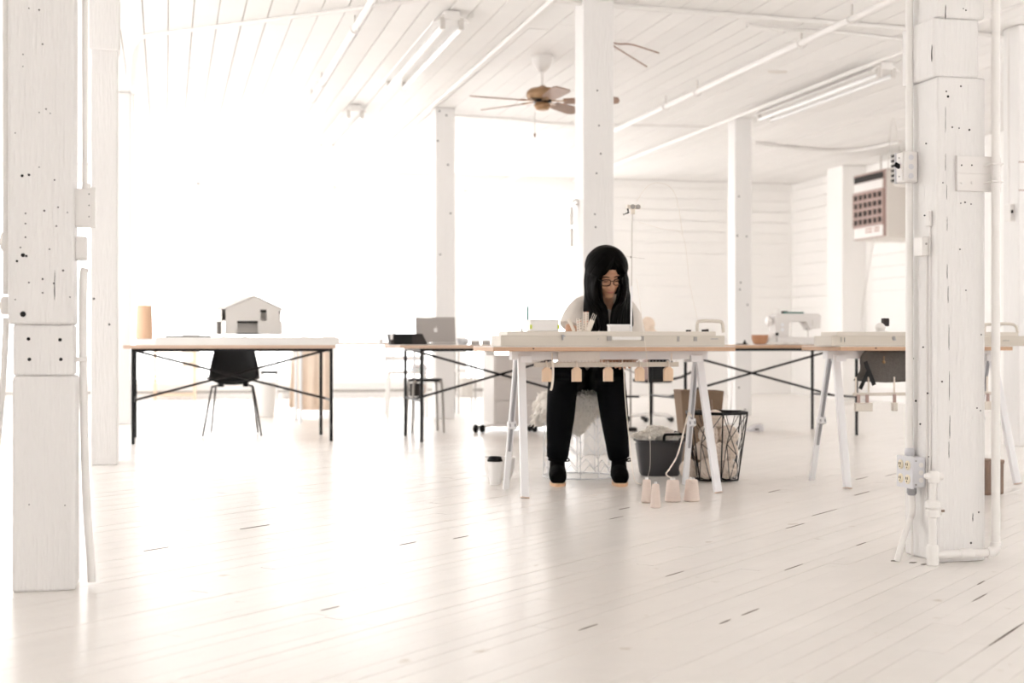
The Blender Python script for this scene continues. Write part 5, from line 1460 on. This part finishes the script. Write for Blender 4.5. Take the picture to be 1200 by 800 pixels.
def cone(label, px, py, r0, r1, h):
    p = G(px, py)
    t = thing('yarn_cone', label, 'yarn cone', (p.x, p.y + r0, 0), 0, 'cones of blush yarn on the floor')
    prof = [(r0 * .8, 0), (r0, .004)]
    for i in range(15):
        f = i / 14; rr = r0 + (r1 - r0) * f + (.0007 if i % 2 else 0)
        prof.append((rr, .006 + (h - .02) * f))
    prof += [(r1 * .9, h - .010), (r1 * .6, h - .008)]
    MB().lathe(prof, 22).build('yarn', 'pink_yarn', t, smooth=50)
    MB().lathe([(r0 * .62, 0), (r0 * .62, .004), (r1 * .42, h - .02), (r1 * .42, h), (r1 * .3, h), (r1 * .3, h - .02)], 14).build('paper_core', 'paper_white', t, smooth=40)
    return t
cone('slim blush yarn cone feeding the thin thread up to the mast', 758.5, 589.5, .026, .019, .118)
cone('slim blush yarn cone standing foremost of the four', 769, 595.5, .024, .016, .118)
cone('fat blush yarn cone with the twisted cord rising from it', 789.5, 588.5, .038, .029, .112)
cone('fat blush yarn cone beside the trestle leg', 812, 588, .038, .029, .112)
# threads
pc1 = G(758.5, 589.5)
th_ = MB().tube(curve_pts([Vector((0, 0, 0)), Vector((.012, .0, .1)), Vector((.0, .0, .5)), Vector((-.02, .04, .72)), Vector((-.03, .25, .95))], 6), .0009, 5).build('yarn_thread', 'rope', None)
place(th_, (pc1.x + .005, pc1.y + .026, .117)); tag(th_, 'thin white thread rising from a slim cone past the comb bar', 'thread')
pc3 = G(789.5, 588.5)
a = Vector((pc3.x, pc3.y + .038, .108)); pend = under(806, 486, 6.95)
cd = MB(); pts = curve_pts([Vector((0, 0, 0)), Vector((-.03, .01, .02)), Vector((-.01, .02, .05)), (pend - a) * .45 + Vector((-.008, 0, -.02)), (pend - a) * .95, (pend - a) + Vector((.006, 0, .012)), (pend - a) + Vector((.02, .0, -.01))], 8)
for ph_ in (0, math.pi):
    cd.tube([q + Vector((.0022 * math.cos(i * .9 + ph_), .0022 * math.sin(i * .9 + ph_), 0)) for i, q in enumerate(pts)], .0026, 6)
o = cd.build('twisted_cord', 'rope', None, smooth=80); place(o, a); tag(o, 'twisted cream cord looping from a fat cone up the trestle leg', 'cord')
a = under(731, 431, 6.86)
pts = [a - a, under(733, 470, 6.86) - a, under(738, 520, 6.86) - a, under(743, 560, 6.86) - a, G(752, 568, .004) - a, G(762, 574, .004) - a]
o = MB().tube(curve_pts(pts, 8), .0022, 6).build('trailing_yarn', 'rope', None, smooth=80); place(o, a); tag(o, 'loose cream yarn trailing from the comb bar to the floor by the boot', 'yarn')

# grey plastic tub with fleece
p = G(776, 559)
t = thing('plastic_tub', 'dark grey plastic tub with cut-out handles heaped with raw fleece', 'tub', (p.x, p.y + .15, 0), .0)
def tub_ring(z, w, d, n=28):
    r = []
    for k in range(n):
        a_ = 2 * math.pi * k / n; ca, sa = math.cos(a_), math.sin(a_)
        r.append((w * math.copysign(abs(ca) ** .5, ca), d * math.copysign(abs(sa) ** .5, sa), z))
    return r
tb = MB(); rings = [tub_ring(0, .105, .10), tub_ring(.01, .112, .105), tub_ring(.19, .138, .13), tub_ring(.195, .146, .138), tub_ring(.205, .146, .138), tub_ring(.205, .136, .128), tub_ring(.015, .106, .10)]
n = 28; vs = [q for r in rings for q in r]
tb.add(vs, [tuple(range(n))[::-1]] + [(i * n + k, i * n + (k + 1) % n, (i + 1) * n + (k + 1) % n, (i + 1) * n + k) for i in range(6) for k in range(n)] + [tuple(6 * n + k for k in range(n))])
tb.build('tub_body', 'grey_plastic', t, smooth=40)
MB().tube(curve_pts([(.01, -.142, .2), (.014, -.144, .232), (.03, -.145, .238), (.12, -.13, .238), (.135, -.12, .23), (.14, -.1, .2)], 4), .008, 8).build('handle_rim', 'lid_black', t, smooth=60)
MB().tube(curve_pts([(.01, .142, .2), (.014, .144, .228), (.03, .145, .232), (.12, .13, .232), (.14, .1, .2)], 4), .008, 8).build('handle_rim', 'lid_black', t, smooth=60)
fl = MB()
for k in range(26):
    a_ = rs.uniform(0, 6.28); r_ = rs.uniform(0, .1)
    fl.ball((r_ * math.cos(a_) - .015, r_ * .9 * math.sin(a_), .185 + .05 * (1 - r_ / .11) + rs.uniform(-.01, .012)), rs.uniform(.026, .042), 10, 7, jit=.1)
for k in range(260):
    a_ = rs.uniform(0, 6.28); r_ = rs.uniform(0, .128)
    b0 = Vector((r_ * math.cos(a_) - .012, r_ * math.sin(a_), .215 + .05 * (1 - r_ / .12)))
    fl.tube(curve_pts([b0, b0 + Vector((rs.uniform(-.03, .03), rs.uniform(-.03, .03), .014)), b0 + Vector((rs.uniform(-.06, .06), rs.uniform(-.05, .05), rs.uniform(-.02, .014)))], 3), .0032, 4)
o = fl.build('raw_fleece', 'cream_yarn', None, smooth=80)
o.data.materials[0] = MATS['fleece']; place(o, (p.x, p.y + .15, .0)); o['kind'] = 'stuff'; tag(o, 'heap of raw cream fleece filling the grey tub', 'fleece')

# wire basket of yarn balls
p = G(842, 566)
t = thing('wire_basket', 'black geometric wire basket full of cream yarn balls', 'basket', (p.x + .01, p.y + .14, 0), .25)
bc = t.location.copy()
NB = 6
top = [Vector((.178 * math.cos(2 * math.pi * k / NB + .35), .165 * math.sin(2 * math.pi * k / NB + .35), .372)) for k in range(NB)]
bot = [Vector((.122 * math.cos(2 * math.pi * k / NB + .35), .115 * math.sin(2 * math.pi * k / NB + .35), .008)) for k in range(NB)]
for k in range(NB):
    k2 = (k + 1) % NB
    MB().bar(top[k], top[k2], .006, .016, Vector((0, 0, 1)).cross((top[k2] - top[k]).normalized())).build('rim_bar', 'black_metal', t)
    MB().tube([bot[k], bot[k2]], .0045, 6).build('base_wire', 'black_metal', t)
    MB().tube([top[k], bot[k]], .004, 6).build('side_wire', 'black_metal', t)
    mt = (top[k] + top[k2]) / 2; m1 = top[k].lerp(bot[k], .45).lerp(top[k2].lerp(bot[k2], .45), .22); m2 = top[k].lerp(bot[k], .62).lerp(top[k2].lerp(bot[k2], .62), .75); mb_ = (bot[k] + bot[k2]) / 2
    for a_, b_ in ((top[k], m2), (top[k2], m1), (m1, m2), (m1, mb_), (m2, bot[k2]), (mt, m1), (m1, bot[k]), (m2, mb_)):
        MB().tube([a_, b_], .0022, 5).build('mesh_wire', 'black_metal', t)
MB().tube([bot[0], bot[3]], .0035, 5).build('base_wire', 'black_metal', t); MB().tube([bot[1], bot[4]], .0035, 5).build('base_wire', 'black_metal', t); MB().tube([bot[2], bot[5]], .0035, 5).build('base_wire', 'black_metal', t)
def yarn_ball_mesh(seed, r=.054):
    rb = random.Random(seed); m = MB(); m.ball((0, 0, 0), r * .93, 14, 9)
    for k in range(16):
        ax_ = Vector((rb.gauss(0, 1), rb.gauss(0, 1), rb.gauss(0, 1))).normalized(); u_ = ax_.orthogonal().normalized(); w_ = ax_.cross(u_)
        of = rb.uniform(-.45, .45) * r; rr = math.sqrt(r * r - of * of) * .965
        m.tube([ax_ * of + (u_ * math.cos(q) + w_ * math.sin(q)) * rr for q in [i * math.pi / 9 for i in range(18)]], .005, 4, closed=True)
    return m.mesh('yarn_ball', 'cream_yarn', 80)
ybm = [yarn_ball_mesh(1), yarn_ball_mesh(2)]
lay = [(.012, 'bottom', [(-.055, -.035), (.055, -.03), (0, .06)]), (.105, 'middle', [(.0, -.066), (.068, .03), (-.066, .035)]), (.195, 'upper', [(-.05, -.045), (.06, -.04), (.0, .065)]), (.275, 'top', [(-.01, .01)])]
wh = [('nearest the grey tub', 'beside the trestle leg', 'against the felt bin')] * 3
wh = [['cream yarn ball in the %s layer of the wire basket, %s' % (n_, w_) for w_ in wh[0]] for n_ in ('bottom', 'middle', 'upper')] + [['cream yarn ball crowning the pile in the wire basket']]
for li, (z_, nm, sp) in enumerate(lay):
    for k, (x_, y_) in enumerate(sp):
        o = inst('yarn_ball', ybm[(k + li) % 2], (bc.x + x_, bc.y + y_, z_ + .056), (rs.uniform(0, 3), rs.uniform(0, 3), 0), (1, 1, 1))
        tag(o, wh[li][k], 'yarn ball', 'cream yarn balls in the wire basket')
# two balls on the floor between tub and basket
for (px, py, lab) in ((808, 556, 'cream yarn ball lying on the floor between tub and basket'), ):
    p = G(px, py + 6); o = inst('yarn_ball', ybm[0], (p.x, p.y + .0, .058), (.4, .2, 0)); tag(o, lab, 'yarn ball', 'cream yarn balls on the floor')
# brown tote behind the basket
p = Vector((kx(819) * 8.9, 8.9, 0))
t = thing('felt_bin', 'tall brown felt bin standing behind the wire basket', 'bin', p, .12)
bt = MB(); rings = [[(-.095, -.08, 0), (.095, -.08, 0), (.095, .08, 0), (-.095, .08, 0)], [(-.14, -.1, .46), (.135, -.1, .455), (.135, .1, .455), (-.14, .1, .46)], [(-.132, -.092, .458), (.127, -.092, .453), (.127, .092, .453), (-.132, .092, .458)], [(-.09, -.074, .012), (.09, -.074, .012), (.09, .074, .012), (-.09, .074, .012)]]
vs = [q for r in rings for q in r]
bt.add(vs, [(3, 2, 1, 0)] + [(i * 4 + k, i * 4 + (k + 1) % 4, (i + 1) * 4 + (k + 1) % 4, (i + 1) * 4 + k) for i in range(3) for k in range(4)] + [(12, 13, 14, 15)])
bt.build('bin_body', 'taupe_felt', t, bevel=.006)
MB().tube(curve_pts([(-.05, -.1, .4), (-.045, -.112, .34), (.045, -.112, .34), (.05, -.1, .4)], 5), .008, 6).build('handle_loop', 'brown_leather', t, smooth=60)
